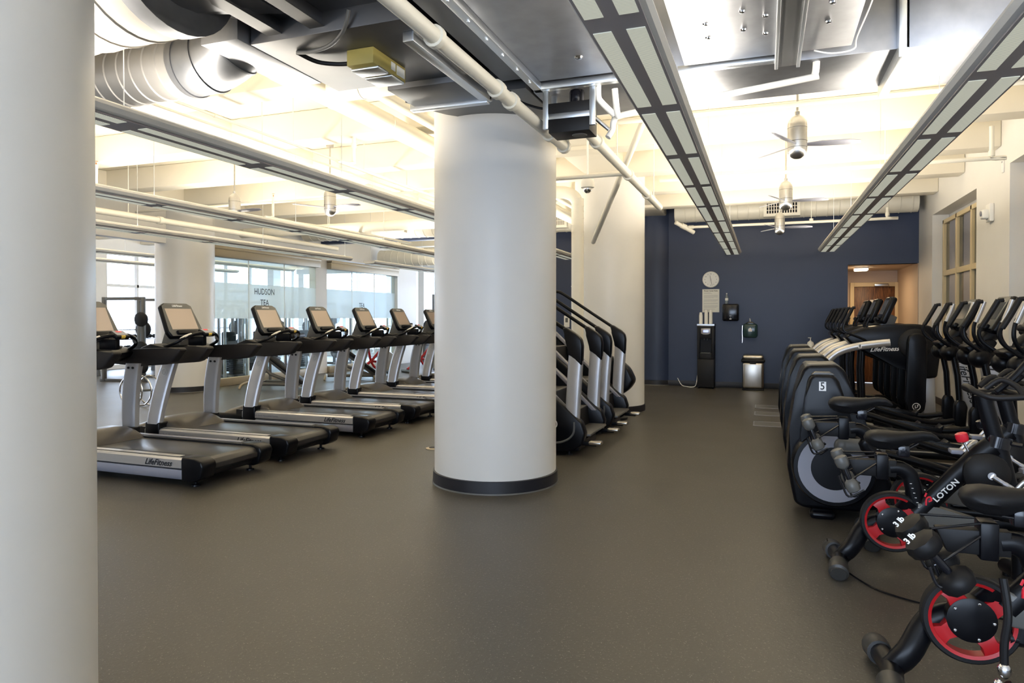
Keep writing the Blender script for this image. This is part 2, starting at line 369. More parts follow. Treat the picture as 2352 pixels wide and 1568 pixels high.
for x in (-16.8, -14.2, -11.6, -9.2, -6.8): b.box(x-.12, x+.12, 21.91, 22.09, 0, 3.12)
st(b.build('wall_end', WHITE))
b = MB(); b.box(-27, -24, 8.5, 13.0, 0, 9); br = tag(b.build('brick_building', BRICK), 'red brick building outside seen through the tall window on the far left', 'building')
b = MB(); b.box(-24.02, -23.9, 9.2, 10.3, .6, 3.1); b.build('window', SCRD, br)
b = MB(); b.box(-24.03, -23.88, 9.1, 10.4, 3.1, 3.2); b.box(-24.03, -23.88, 9.1, 9.2, .6, 3.1); b.box(-24.03, -23.88, 10.3, 10.4, .6, 3.1); b.build('window_frame', BLKM, br)
b = MB(); b.box(-60, -17.4, -20, 50, -.2, -.05); st(b.build('ground', mat('pavement', (.35, .35, .36), .8)))
# ceiling beams across the room and girders along it
b = MB()
for i in range(-1, 14):
    y = 2.05+1.62*i
    if y > 21.5: break
    b.box(-17, XW, y-.16, y+.16, 3.55, ZC, .02)
st(b.build('trim_1', CREAM))
b = MB()
for x in (-2.26, -10.62): b.box(x-.3, x+.3, -4, 21.9, 3.60, ZC, .03)
b.box(-6.6, -6.2, -4, 21.9, 3.66, ZC, .03)
st(b.build('trim_2', CREAM))
# ================================================================ CEILING SERVICES
def spiral_duct(name, label, p, q, r, m, pitch=.16, parent=None, cat='duct', damper=None):
    p, q = Vector(p), Vector(q); L = (q-p).length; ax = (q-p).normalized(); n = int(L/pitch)
    t = MB(); t.tube([p, q], [r, r], 40, smooth=False)
    u = ax.orthogonal().normalized(); w = ax.cross(u)
    for i in range(n+1):
        c = p+ax*(i*pitch); pts = []
        t.tube([c-ax*.009, c-ax*.004, c+ax*.004, c+ax*.009], [r*1.0005, r+.008, r+.008, r*1.0005], 40, smooth=False, cap=False)
    o = t.build(name, m, parent)
    if not parent: tag(o, label, cat)
    for u_ in (.15, .85):
        c = p.lerp(q, u_); h_ = MB(); h_.cyl((c.x, c.y, c.z+r), (c.x, c.y, ZC), .006, n=8); h_.build('hanger_rod', m, o)
    return o
def grille(parent, x, y, z, w, h, m=CREAMP):
    k = MB(); k.box(x-w/2-.05, x+w/2+.05, y-.05, y+.25, z-h/2-.05, z+h/2+.05, .006); g = k.build('grille_box', m, parent)
    k = MB(); k.box(x-w/2, x+w/2, y-.054, y-.048, z-h/2, z+h/2); k.build('grille_opening', BLKM, g)
    k = MB(); n = 12
    for i in range(n+1): k.box(x-w/2+w*i/n-.007, x-w/2+w*i/n+.007, y-.062, y-.05, z-h/2, z+h/2)
    for i in range(4): k.box(x-w/2, x+w/2, y-.060, y-.05, z-h/2+h*i/3-.005, z-h/2+h*i/3+.005)
    k.build('grille_bars', m, g)
o = spiral_duct('round_duct', 'cream round spiral duct running above the blue wall, right of the rear column', (-1.7, 14.2, 3.55), (2.6, 14.2, 3.55), .19, CREAMP, .2)
grille(o, .3, 14.0, 3.52, .55, .2)
o = spiral_duct('round_duct', 'long cream round spiral duct crossing the far left of the ceiling, with a grille', (-10.55, 14.0, 3.55), (-2.8, 14.0, 3.50), .25, CREAMP, .22)
grille(o, -7.9, 13.72, 3.5, .38, .16); grille(o, -4.05, 13.72, 3.5, .3, .28)
spiral_duct('round_duct', 'short cream round duct in the distance past the second glass wall', (-10.5, 17.4, 3.15), (-6.3, 17.4, 3.15), .24, CREAMP, .22)
# tall riser duct with elbow beside the rear column
t = MB(); t.tube([(-4.2, 9.75, 3.28), (-3.0, 9.75, 3.30), (-2.72, 9.75, 3.27), (-2.59, 9.75, 3.15), (-2.58, 9.75, 2.9), (-2.58, 9.75, .1)], .09, 28)
for z in (.5, .9, 1.4, 1.9, 2.4, 2.7, 2.8, 2.9, 3.0, 3.08): t.tube([(-2.58, 9.75, z-.006), (-2.58, 9.75, z+.006)], .094, 28, smooth=False)
tag(t.build('vent_pipe', CREAMP), 'thick cream vent pipe bending down beside the rear column', 'pipe')
# large ducts top left
o = spiral_duct('round_duct', 'large pale round duct at the top left corner under the ceiling', (-5.6, 2.78, 3.39), (-2.98, 2.78, 3.39), .42, DUCTW, .2)
k = MB(); k.tube([(-3.02, 2.78, 3.39), (-2.91, 2.78, 3.39)], .432, 40, smooth=False); k.build('duct_collar', GALV, o)
o = spiral_duct('round_duct', 'dull grey spiral duct below the large pale one, with an elbow end', (-6.2, 3.62, 3.16), (-3.68, 3.62, 3.16), .20, DUCTG, .115)
k = MB(); k.tube([(-3.70, 3.62, 3.16), (-3.45, 3.62, 3.18), (-3.27, 3.60, 3.27), (-3.18, 3.55, 3.45)], .205, 36, k=4)
for a, bq in (((-3.66, 3.62, 3.16), (-3.64, 3.62, 3.16)), ((-3.50, 3.62, 3.17), (-3.485, 3.62, 3.172)), ((-3.33, 3.61, 3.225), (-3.32, 3.61, 3.232))): k.tube([a, bq], .213, 36, smooth=False)
k.build('elbow', GALV, o)
# air handling unit and its plenum, left of the centre column
ah = thing('air_handler', 'dark sheet metal air handler and plenum hung left above the centre column', 'air handler', (-2.4, 3.4, 3.1))
def wb(px0, px1, py0, py1, pz0, pz1, o, bev=.004): return MB().box(px0-o[0], px1-o[0], py0-o[1], py1-o[1], pz0-o[2], pz1-o[2], bev)
O = (-2.4, 3.4, 3.1)
wb(-2.93, -1.88, 3.35, 4.26, 3.10, 3.5, O).build('plenum', GALVD, ah)
wb(-3.22, -2.94, 3.25, 4.07, 3.10, 3.36, O).build('side_plenum', GALV, ah)
k = MB(); k.prism([(-.55, -.9), (.52, -.9), (.52, -.03), (-.48, -.05), (-.62, -.22)], .12, .6, .004, ax='z'); k.build('unit_casing', GALVD, ah)
k = MB(); k.loft([[(-.56+.0, -.62+.38*math.cos(a), .36+.38*math.sin(a)) for a in [2*PI*i/24 for i in range(24)]], [(-.2, -.62+.5*max(-1, min(1, 1.35*math.cos(a))), .33+.24*max(-1, min(1, 1.35*math.sin(a)))) for a in [2*PI*i/24 for i in range(24)]]]); k.build('duct_transition', GALV, ah)
k = MB()
for x in (-.35, -.05): k.box(x-.035, x+.035, -1.2, .12, .04, .12, .004); k.box(x-.05, x+.05, -1.2, .12, .035, .045)
k.build('support_rail', GALVD, ah)
wb(-2.52, -1.96, 4.26, 4.70, 3.06, 3.45, O).build('outlet_box', GALVD, ah)
k = wb(-2.56, -1.92, 4.66, 4.72, 3.03, 3.09, O); k.box(.44, .50, 1.26, 1.32, -.05, .36, .004); k.box(.43, .5, .1, 1.3, -.06, .0, .004); k.build('hanger_strut', STRUT, ah)
k = MB(); k.prism([(-2.60, 4.66), (-2.54, 4.85), (-2.44, 5.05), (-2.30, 5.22), (-2.1, 5.36), (-1.77, 5.50), (-1.62, 5.50), (-1.62, 4.66)], 3.10, 3.55, 0, ax='z'); 
o = k.build('curved_plenum', GALVD, ah); o.location = (-O[0], -O[1], -O[2])
k = MB()
for i in range(2): pass
k.tube([(-2.72-O[0], 3.52-O[1], -.012), (-2.6-O[0], 3.5-O[1], -.03), (-2.42-O[0], 3.44-O[1], -.035), (-2.26-O[0], 3.34-O[1], -.01), (-2.2-O[0], 3.3-O[1], .08)], .012, 8); k.build('flex_conduit', GRY, ah)
k = MB(); k.tube([(-.32, .12, -.012), (-.27, .25, -.03), (-.16, .32, -.035), (-.04, .33, -.04)], .014, 8); k.build('flex_conduit', BLKM, ah)
bx = MB(); bx.box(-.03, .16, .22, .62, -.10, 0, .006); q = bx.build('control_box', YLBL, ah); MB().box(-.035, .165, .27, .40, -.115, -.095, .01).build('box_cover', STRUT, q); MB().box(-.035, .165, .43, .60, -.115, -.095, .01).build('box_cover', STRUT, q)
MB().box(.161, .164, .43, .48, -.07, -.02).build('box_label', PAPER, q); MB().box(.161, .164, .50, .60, -.08, -.02).build('box_label', PAPER, q)
# galvanised unit right of it
a2 = thing('air_handler', 'galvanised air handler casing directly right of the diagonal pipe', 'air handler', (-1.3, 3.2, 3.1)); O = (-1.3, 3.2, 3.1)
wb(-1.76, -1.53, 1.2, 4.56, 3.13, 3.6, O).build('side_channel', GALVD, a2)
wb(-1.53, -.90, 1.2, 4.60, 3.11, 3.6, O).build('casing', GALV, a2)
k = wb(-1.55, -1.49, 1.2, 4.68, 3.06, 3.11, O); k.box(.38, .42, -2, 1.5, -.04, .02, .003); k.box(-.25, .44, 1.42, 1.48, -.04, .01, .003)
for i in range(12): k.cyl((-.22, -1.6+i*.26, -.046), (-.22, -1.6+i*.26, -.03), .010, n=8)
k.build('strut_rail', STRUT, a2)
k = MB(); k.lathe([(.03, 0), (.022, -.01), (.008, -.014)], (.18, 1.05, .01), n=14); k.build('drain_plug', CHR, a2)
# blower hung at its end
bl = thing('blower', 'small black blower box hanging on struts above the centre column right side', 'blower', (-1.3, 4.78, 2.76))
MB().box(-.15, .15, -.11, .11, .13, .21, .004).build('upper_case', BLKM, bl); MB().box(-.15, .15, -.11, .11, 0, .10, .004).build('lower_case', BLKM, bl)
k = MB(); k.box(-.155, .155, -.115, .115, .095, .135, .003); k.build('case_band', STRUT, bl)
k = MB(); k.box(-.19, -.15, -.12, -.09, .03, .33, .003); k.box(.15, .19, -.12, -.09, .03, .33, .003); k.box(-.19, -.15, .09, .12, .03, .33, .003); k.build('hanger_strut', STRUT, bl)
k = MB(); k.lathe([(.055, .21), (.055, .30), (.05, .315), (.02, .32)], (.03, 0, 0), n=20)
k.build('motor', BLKG, bl)
MB().lathe([(.055, -.003), (.05, -.008), (.02, -.006)], (.05, 0, 0), n=20).build('fan_inlet', GRY, bl)
MB().tube([(-.15, -.02, .2), (-.25, -.05, .21), (-.38, -.1, .26), (-.44, -.12, .33)], .009, 8).build('power_cable', BLK, bl)
k = MB(); k.cyl((.15, 0, .12), (.26, .02, .02), .014)
k.build('drain_stub', NICK, bl)
# white pvc drain pipes
k = MB(); k.tube([(-1.10, 4.72, 3.1), (-1.10, 4.72, 3.0), (-1.08, 4.74, 2.96), (-1.0, 4.8, 2.88)], .022, 12); k.tube([(-.99, 4.75, 3.05), (-.98, 4.78, 2.9), (-.97, 4.8, 2.86)], .022, 12)
k.tube([(-1.06, 4.85, 2.74), (-1.03, 4.87, 2.80), (-1.02, 4.87, 2.86), (-.95, 4.85, 2.89), (-.5, 4.84, 2.93), (.25, 4.84, 3.0), (.30, 4.84, 3.02), (.31, 4.84, 3.12)], .022, 12)
tag(k.build('drain_pipe', PVC), 'white plastic drain pipes looping under the ducts beside the blower', 'pipe')
k = MB(); k.cyl((-.80, 4.74, 3.1), (-.80, 4.74, 2.98), .006); k.box(-.825, -.775, 4.73, 4.75, 2.88, 2.98, .006); tag(k.build('pipe_hanger', COPPER), 'copper clevis hanger holding the white drain pipe', 'hanger')
# right unit
a3 = thing('air_handler', 'bright galvanised air handler underside between the two lit fixtures', 'air handler', (0, 3, 3.1)); O = (0, 3, 3.1)
wb(-.50, .49, 1.2, 4.62, 3.10, 3.6, O).build('casing', GALV, a3)
k = wb(.06, .20, 1.2, 4.74, 3.06, 3.10, O); k.build('channel', GALVD, a3)
k = wb(.055, .075, 1.2, 4.74, 3.045, 3.10, O); k.box(.185, .205, -1.8, 1.74, -.055, 0, .002)
k.box(-.55, .12, 1.66, 1.72, -.02, .02, .002); k.build('strut_rail', STRUT, a3)
k = MB()
for (x, y) in ((-.32, 1.0), (-.32, 1.2), (-.12, .9), (-.12, 1.15), (.0, 1.0), (.0, 1.25), (.33, .95), (.33, 1.2)): k.lathe([(.018, 0), (.014, -.008), (.005, -.01)], (x, y, .0), n=10)
k.build('fasteners', CHR, a3)
# cross duct with flange
a4 = thing('rectangular_duct', 'big rectangular grey duct crossing the ceiling behind the right air handler', 'duct', (.4, 5.1, 3.1)); O = (.4, 5.1, 3.1)
wb(-1.6, .78, 4.78, 5.5, 3.10, 3.8, O).build('duct_body', GALV, a4)
k = MB(); k.prism([(.40, -.02), (2.3, -.02), (2.3, .8), (.40, .8)], -.38, .44, .003); k.build('duct_body', GALV, a4)
k = wb(.76, .82, 4.72, 5.55, 3.03, 3.85, O); k.build('flange', STRUT, a4)
k = wb(1.62, 1.66, 4.71, 5.55, 3.05, 3.9, O); k.build('seam_flange', STRUT, a4)
k = MB(); k.box(.28, .38, -1.2, -.60, .2, .6, .01); k.build('flexible_connector', BLKM, a4)
MB().tube([(.25, -.55, .45), (.2, -.5, .25), (.12, -.48, .05), (.1, -.5, -.03), (-.02, -.5, -.04), (-.12, -.5, -.01)], .005, 6).build('loose_wire', PVC, a4)
# cream pipes
def pipe(label, pts, r, coup=(), heads=(), n=14, k=4, name='ceiling_pipe', fit=1.35):
    t = MB(); t.tube(pts, r, n, k=k)
    for (a, bq) in coup:
        t.tube([a, bq], r*fit, n, smooth=False)
    o = tag(t.build(name, CREAMP), label, 'pipe')
    for h in heads:
        s = MB(); s.cyl(h, (h[0], h[1], h[2]+.03), .008, n=8); s.cyl((h[0], h[1], h[2]+.045), (h[0], h[1], h[2]+.05), .02, n=10); s.build('sprinkler_head', COPPER, o)
    return o
def cp(x, y, z, ax, h=.03):
    return ((x-h, y, z), (x+h, y, z)) if ax == 'x' else ((x, y-h, z), (x, y+h, z)) if ax == 'y' else ((x, y, z-h), (x, y, z+h))
pipe('thick cream sprinkler main running past the top of the centre column', [(-1.56, .6, 2.86), (-1.56, 5.5, 2.86)], .042, [cp(-1.56, 3.1, 2.86, 'y', .02), cp(-1.56, 3.95, 2.86, 'y'), cp(-1.56, 4.2, 2.86, 'y'), cp(-1.56, 5.05, 2.86, 'y', .025), cp(-1.56, 5.45, 2.86, 'y', .025)])
pipe('thick cream sprinkler main continuing diagonally in front of the rear column', [(-1.27, 5.05, 2.86), (-1.27, 8.9, 2.86)], .042, [cp(-1.27, 5.4, 2.86, 'y'), cp(-1.27, 6.75, 2.86, 'y'), cp(-1.27, 7.9, 2.86, 'y')])
pipe('short cream riser joining the two sprinkler mains', [(-1.56, 5.45, 2.86), (-1.50, 5.52, 3.5)], .042, [cp(-1.55, 5.47, 2.98, 'z')])
pipe('slim cream pipe between centre and rear columns', [(-2.0, 6.7, 2.86), (-1.27, 6.7, 2.86)], .02)
pipe('cream brace pipe crossing in front of the rear column', [(-2.25, 9.35, 2.5), (-1.0, 6.6, 3.55)], .035)
pipe('cream branch pipe across the right ceiling, nearest', [(-1.25, 6.1, 3.2), (2.72, 6.1, 3.2)], .022, [cp(1.6, 6.1, 3.2, 'x')])
pipe('cream branch pipe across the right ceiling turning up at the wall', [(-1.27, 8.9, 3.2), (2.2, 8.9, 3.2), (2.32, 8.9, 3.2), (2.34, 8.9, 3.3), (2.34, 8.9, 3.55)], .024, [cp(2.34, 8.9, 3.25, 'z'), cp(-1.0, 8.9, 3.2, 'x')])
pipe('cream branch pipe across in front of the blue wall', [(-1.5, 13.7, 3.2), (1.95, 13.7, 3.2), (2.03, 13.7, 3.22), (2.04, 13.7, 3.4)], .026, [cp(-1.35, 13.7, 3.2, 'x', .05), cp(2.04, 13.7, 3.28, 'z'), cp(.8, 13.7, 3.24, 'z', .02)])
pipe('stub of cream pipe with clamp at the top of the blue column', [(-1.62, 13.5, 3.28), (-1.3, 13.75, 3.1)], .04, [((-1.52, 13.58, 3.23), (-1.44, 13.64, 3.19))])
pipe('fat cream insulated pipe slanting left behind the air handler', [(-3.62, 4.4, 3.42), (-3.62, 13.7, 3.42)], .105, [cp(-3.62, 5.2, 3.42, 'y', .008), cp(-3.62, 6.1, 3.42, 'y', .008), cp(-3.62, 8, 3.42, 'y', .008)], fit=1.05, n=24)
pipe('short fat cream pipe joining from the air handler', [(-3.5, 5.0, 3.40), (-2.4, 5.0, 3.40)], .10, [cp(-3.2, 5, 3.4, 'x', .008)], fit=1.05, n=24)
pipe('fat cream pipe beside the slanting insulated one', [(-3.25, 5.3, 3.46), (-3.25, 13.7, 3.46)], .06)
pipe('thin cream conduit on the left ceiling, inner', [(-4.85, 4.2, 3.34), (-4.85, 8.0, 3.34)], .014, [cp(-4.85, 5.1, 3.34, 'y', .05)])
pipe('thin cream conduit on the left ceiling, outer', [(-5.1, 4.4, 3.34), (-5.1, 13.8, 3.34)], .014, [cp(-5.1, 9, 3.34, 'y', .05)])
pipe('cream sprinkler pipe with an upright head left of the centre column', [(-4.5, 6.85, 3.62), (-4.5, 6.85, 3.25), (-4.5, 6.92, 3.2), (-4.5, 12.5, 3.2)], .022, [cp(-4.5, 6.85, 3.45, 'z')], [(-4.5, 6.85, 3.62)])
pipe('wide cream pipe with fittings left of the centre column', [(-4.85, 7.5, 3.05), (-4.7, 7.6, 3.05), (-4.65, 7.9, 3.05), (-4.65, 13.5, 3.05)], .07, [cp(-4.65, 8.5, 3.05, 'y', .01), cp(-4.65, 9.3, 3.05, 'y', .01), cp(-4.65, 10.1, 3.05, 'y', .01)], fit=1.08)
pipe('cream sprinkler pipe with an upright head at the far left', [(-8.45, 6.7, 3.5), (-8.45, 6.7, 3.15), (-8.4, 6.8, 3.1), (-7.6, 10.5, 3.1), (-7.4, 13.5, 3.1)], .024, [], [(-8.45, 6.7, 3.5)])
pipe('cream sprinkler pipe with an upright head behind the left ceiling fan', [(-7.1, 8.6, 3.3), (-7.1, 8.6, 3.0), (-7.1, 8.7, 2.97), (-7.1, 12.5, 2.97)], .02, [], [(-7.1, 8.6, 3.3)])
pipe('long cream conduit crossing the left ceiling', [(-10.4, 9.0, 3.3), (-4.2, 9.0, 3.3)], .02, [cp(-8.2, 9, 3.3, 'x', .06), cp(-6.3, 9, 3.3, 'x', .06)])
pipe('fat cream pipe crossing the left ceiling in the distance', [(-10.4, 11.6, 3.22), (-3.7, 11.6, 3.22)], .10, [cp(-8.2, 11.6, 3.22, 'x', .01), cp(-6.3, 11.6, 3.22, 'x', .01), cp(-5, 11.6, 3.22, 'x', .01)], fit=1.06)
pipe('cream pipe hung low near the far left windows', [(-9.4, 6.0, 3.05), (-9.4, 13.6, 3.05)], .05, [cp(-9.4, 8.6, 3.05, 'y', .04)])
# hangers for the pipes
k = MB()
for (x, y, z) in [(-5.1, 6, 3.34), (-4.85, 6.2, 3.34), (-5.1, 8, 3.34), (-9.4, 8, 3.05), (-7.1, 10, 2.97), (-4.5, 9, 3.2), (1.6, 6.1, 3.2), (1.3, 8.9, 3.2), (-.9, 8.9, 3.2), (.8, 13.7, 3.2), (-1.27, 8.4, 2.86), (-1.27, 6.2, 2.86), (-1.56, 2.5, 2.86), (-8.2, 11.6, 3.22), (-5.6, 11.6, 3.22), (-7, 9, 3.3), (-5, 9, 3.3)]:
    k.cyl((x, y, z), (x, y, ZC), .006, n=6)
st(k.build('trim_3', CREAMP))
# security dome camera on the ceiling pipe
o = thing('dome_camera', 'small white dome security camera between the two middle columns', 'camera', (-2.02, 8.1, 3.02))
MB().lathe([(.07, .10), (.085, .05), (.08, 0), (.06, -.01)], n=24).build('housing', PVC, o); MB().ell((0, 0, -.01), (.055, .055, .06)).build('dome', CHR, o); MB().cyl((0, 0, .1), (0, 0, .6), .012).build('stem', PVC, o)
# linear pendant lights
def fixture(label, x, y0, y1, z=2.60, endr=True):
    o = thing('linear_pendant_light', label, 'light', (x, y0, z), group='long linear lights hung from the ceiling'); L = y1-y0
    prof = [(-.145, .065), (-.150, .045), (-.135, .018), (-.10, 0.004), (-.0, 0), (.10, .004), (.135, .018), (.150, .045), (.145, .065)]
    t = MB(); a = [t.bm.verts.new((p[0], 0, p[1])) for p in prof]; c = [t.bm.verts.new((p[0], L, p[1])) for p in prof]
    outer = prof; 
    a2_ = [t.bm.verts.new((p[0]*.9, 0, p[1]+.012)) for p in prof]; c2_ = [t.bm.verts.new((p[0]*.9, L, p[1]+.012)) for p in prof]
    for i in range(len(prof)-1):
        t.bm.faces.new([a[i], a[i+1], c[i+1], c[i]]); t.bm.faces.new([a2_[i], c2_[i], c2_[i+1], a2_[i+1]])
        t.bm.faces.new([a[i], a2_[i], a2_[i+1], a[i+1]]); t.bm.faces.new([c[i], c[i+1], c2_[i+1], c2_[i]])
    t.bm.faces.new([a[0], c[0], c2_[0], a2_[0]]); t.bm.faces.new([a[-1], a2_[-1], c2_[-1], c[-1]])
    t.build('housing', FIXM, o)
    k = MB(); k.box(-.118, .118, .02, L-.02, -.0045, .0045); k.build('underside', FIXB, o)
    n = max(1, round(L/1.17)); p = L/n
    t = MB()
    for i in range(n):
        ya, yb_ = i*p+.07, (i+1)*p-.07
        for s in (-1, 1): t.box(min(s*.03, s*.105), max(s*.03, s*.105), ya, yb_, -.0075, -.004)
    t.build('diffuser_panels', PERF, o)
    t = MB()
    for i in range(0, n+1, 2):
        yy = min(max(i*p, .06), L-.06); t.cyl((0, yy, .02), (0, yy, ZC-z), .003, n=6)
    t.build('suspension_cable', STRUT, o)
    t = MB(); t.prism([(p_[0], p_[1]) for p_ in prof], -.012, .0); t.prism([(p_[0], p_[1]) for p_ in prof], L, L+.012); t.build('end_cap', FIXM, o)
    l = bpy.data.lights.new('uplight', 'AREA'); l.shape = 'RECTANGLE'; l.size = .16; l.size_y = L-.2; l.energy = UP*L; l.color = WARM
    lo = bpy.data.objects.new('uplight', l); COL.objects.link(lo); lo.location = (0, L/2, .085); lo.rotation_euler = (PI, 0, 0); lo.parent = o
    return o
fixture('long grey linear light left of the two in front of the blue wall', -.55, .3, 13.2)
fixture('long grey linear light nearest the right wall', 1.03, .3, 13.2)
fixture('thickest long linear light crossing the left ceiling, nearest', -3.62, .8, 13.2)
fixture('second long linear light on the left, below the nearest', -5.88, .8, 13.2)
fixture('third long linear light on the left, ending before the glass wall', -8.0, 2.0, 11.9)
fixture('short linear light far away beyond the gap of the third left one', -8.0, 12.75, 20)
for i, (x, y0, y1) in enumerate([(-12.6, 5, 16), (-14.6, 5, 16)]):  # unseen fixtures added to light the next room
    fixture(['added linear light in the next room, nearer the glass wall', 'added linear light in the next room, nearer the outer windows'][i], x, y0, y1, 2.75)
# ceiling fans
def fan(label, x, y, z, rz, sc=1.0):
    o = thing('ceiling_fan', label, 'fan', (x, y, z), rz, group='brushed metal ceiling fans')
    t = MB(); t.lathe([(0, 0), (.03, .004), (.06, .022), (.078, .05), (.084, .085), (.084, .30), (.078, .335), (.055, .37), (.02, .392), (.016, .395)], n=32)
    t.build('motor_housing', NICK, o)
    t = MB(); t.lathe([(.0852, .095), (.0852, .099)], n=32); t.lathe([(.0852, .15), (.0852, .155)], n=32); t.lathe([(.0852, .27), (.0852, .274)], n=32); t.build('seam_ring', GRY, o)
    t = MB(); t.cyl((0, 0, .39), (0, 0, ZC-z), .011, n=10); t.lathe([(.02, .39), (.022, .42), (.014, .43)], n=14); t.lathe([(.05, ZC-z-.06), (.055, ZC-z-.001)], n=20); t.build('downrod', NICK, o)
    for kk in range(3):
        a = 2*PI*kk/3; M = Matrix.Rotation(a, 4, 'Z') @ Matrix.Translation((0, 0, .125)) @ Matrix.Rotation(R(-18), 4, 'X')
        t = MB(); t.prism([(.07, -.025), (.2, -.05), (.42, -.055), (.52, -.03), (.53, .01), (.42, .03), (.2, .03), (.07, .02)], -.004, .004, .002, ax='z', M=M); t.build('blade', GRY2, o)
    return o
fan('nearest brushed metal ceiling fan on the right, largest in view', .27, 6.65, 2.87, R(8))
fan('middle brushed metal ceiling fan on the right, before the grille', .26, 9.8, 2.87, R(8))
fan('farthest brushed metal ceiling fan against the blue wall', .24, 12.7, 2.87, R(5))
fan('left ceiling fan above the second long light', -7.3, 8.0, 2.87, R(-5))
fan('ceiling fan left of the centre column, above the treadmills', -5.75, 8.15, 2.87, R(-5))
fan('ceiling fan seen in the next room at the far left', -13.6, 7.5, 2.95, R(-5))
# ================================================================ WALL THINGS
o = thing('wall_clock', 'round white wall clock on the blue wall', 'clock', (-1.05, YB, 2.23))
MB().lathe([(.165, 0), (.168, .03), (.155, .04), (.15, .03)], M=YROT, n=40).build('case', PVC, o)
MB().lathe([(.151, .03), (.151, .031)], M=YROT, n=40).build('dial', mat('clock_dial', (.92, .92, .9), .5), o)
for hnum in range(1, 13):
    a = PI/2-2*PI*hnum/12; text(str(hnum), .032, TXB, o, face_m(.118*math.cos(a), -.033, .118*math.sin(a)), 'numeral')
k = MB(); k.prism([(-.004, -.02), (.004, -.02), (.002, .09), (-.002, .09)], -.038, -.036, M=Matrix.Rotation(R(-10), 4, 'Y')); k.build('hour_hand', TXB, o)
k = MB(); k.prism([(-.003, -.02), (.003, -.02), (.002, .13), (-.002, .13)], -.041, -.039, M=Matrix.Rotation(R(167), 4, 'Y')); k.build('minute_hand', TXB, o)
o = thing('notice_sign', 'pale notice of printed fitness center rules below the clock', 'sign', (-1.05, YB, 1.79))
MB().box(-.17, .17, -.012, 0, -.24, .24, .002).build('board', PAPER, o)
text('Fitness Center Rules', .033, TXB, o, face_m(0, -.0135, .205), 'heading', bold=.0008)
k = MB()
for i, w in enumerate([.5, .6, 0, 1, 1, 1, .7, 0, 1, 1, .9, 0, 1, 1, 0, 1, 1, .9, 0, .8, .6]):
    if w: k.box(-.14, -.14+.28*w, -.0132, -.0122, .165-i*.018, .169-i*.018)
k.build('printed_lines', GRY2, o)
o = thing('water_cooler', 'tall slim black water cooler standing against the blue wall', 'water cooler', (-1.115, 14.5, 0)); COOLER = o
MB().box(-.165, .165, -.2, .2, .03, .60, .008).build('lower_panel', BLKM, o)
k = MB(); k.box(-.165, -.115, -.2, .2, .605, 1.27, .006); k.box(.115, .165, -.2, .2, .605, 1.27, .006); k.box(-.115, .115, -.2, .2, 1.02, 1.27, .006); k.box(-.115, .115, -.05, .2, .605, 1.02); k.box(-.115, .115, -.2, -.05, .605, .72, .004)
k.build('upper_body', BLKM, o)
k = MB(); k.prism([(-.09, 1.22), (.09, 1.22), (.09, 1.12), (.05, 1.10), (0, 1.095), (-.05, 1.10), (-.09, 1.12)], -.21, -.198, .003); p = k.build('control_panel', SILV, o)
MB().box(-.045, .045, -.213, -.209, 1.145, 1.185).build('display', LCD, p)
k = MB(); k.cyl((-.03, -.14, 1.03), (-.03, -.14, .98), .012); k.cyl((.03, -.14, 1.03), (.03, -.14, .98), .012); k.build('spout', GRY, o)
MB().box(-.1, .1, -.21, -.08, .715, .73, .003).build('drip_tray', GRY, o)
k = MB(); k.box(-.17, .17, -.205, .205, 1.27, 1.285, .003); k.box(-.17, .17, -.205, -.2, 1.285, 1.31); k.box(-.17, -.165, -.2, .2, 1.285, 1.31); k.box(.165, .17, -.2, .2, 1.285, 1.31); k.build('top_tray', STRUT, o)
k = MB()
for x in (-.14, .14): k.cyl((x, -.17, 0), (x, -.17, .03), .015); k.cyl((x, .17, 0), (x, .17, .03), .015)
k.build('foot', BLK, o)
for i, (x, h) in enumerate([(-.105, .26), (0, .31), (.09, .295)]):
    t = MB(); prof = [(.030, 0)]; z = 0
    while z < h-.07: prof += [(.036, z), (.0345, z+.008)]; z += .016
    prof += [(.036, z), (.024, z+.065), (.022, z+.07)]
    t.lathe(prof, n=18); c = t.build('cup_stack', CUPM); c.location = (-1.115+x, 14.42, 1.285)
    tag(c, ['shortest stack of paper cups, leftmost on the water cooler', 'tallest stack of paper cups, middle of the water cooler', 'stack of paper cups, rightmost on the water cooler'][i], 'cups', 'paper cup stacks on the cooler')
cw = MB().tube([(-.165, .1, .33), (-.185, .05, .22), (-.205, 0, .06), (-.265, -.05, .012), (-.385, 0, .012), (-.505, .12, .03), (-.605, .24, .16)], .008, 8).build('power_cord', PVC, COOLER); cw['label'] = 'white power cord curling on the floor'
o = thing('towel_dispenser', 'glossy black square paper towel dispenser on the blue wall', 'dispenser', (-.65, YB, 1.37))
MB().box(-.16, .16, -.20, 0, 0, .35, .035, 4).build('body', BLKG, o)
MB().box(-.13, .13, -.215, -.19, .03, .33, .02, 3).build('front_cover', BLKG, o); k = MB(); k.box(-.02, .02, -.218, -.214, .1, .108); k.box(-.004, .004, -.218, -.214, .07, .078); k.box(-.02, .02, -.218, -.214, .035, .05); k.build('sensor_mark', TXT, o)
o = thing('water_bottle', 'clear plastic water bottle standing on the towel dispenser', 'bottle', (-.73, YB-.1, 1.72))
MB().lathe([(.03, 0), (.033, .01), (.032, .05), (.033, .10), (.032, .14), (.022, .175), (.012, .19), (.012, .2)], n=20).build('body', PET, o)
MB().lathe([(.014, .2), (.014, .22), (.010, .222)], n=14).build('cap', PVC, o); MB().lathe([(.0335, .07), (.0335, .12)], n=20).build('bottle_label', PAPER, o)
o = thing('wipes_dispenser', 'dark translucent wipes dispenser with a wipe sticking out, on the blue wall', 'dispenser', (-.27, YB, 1.03))
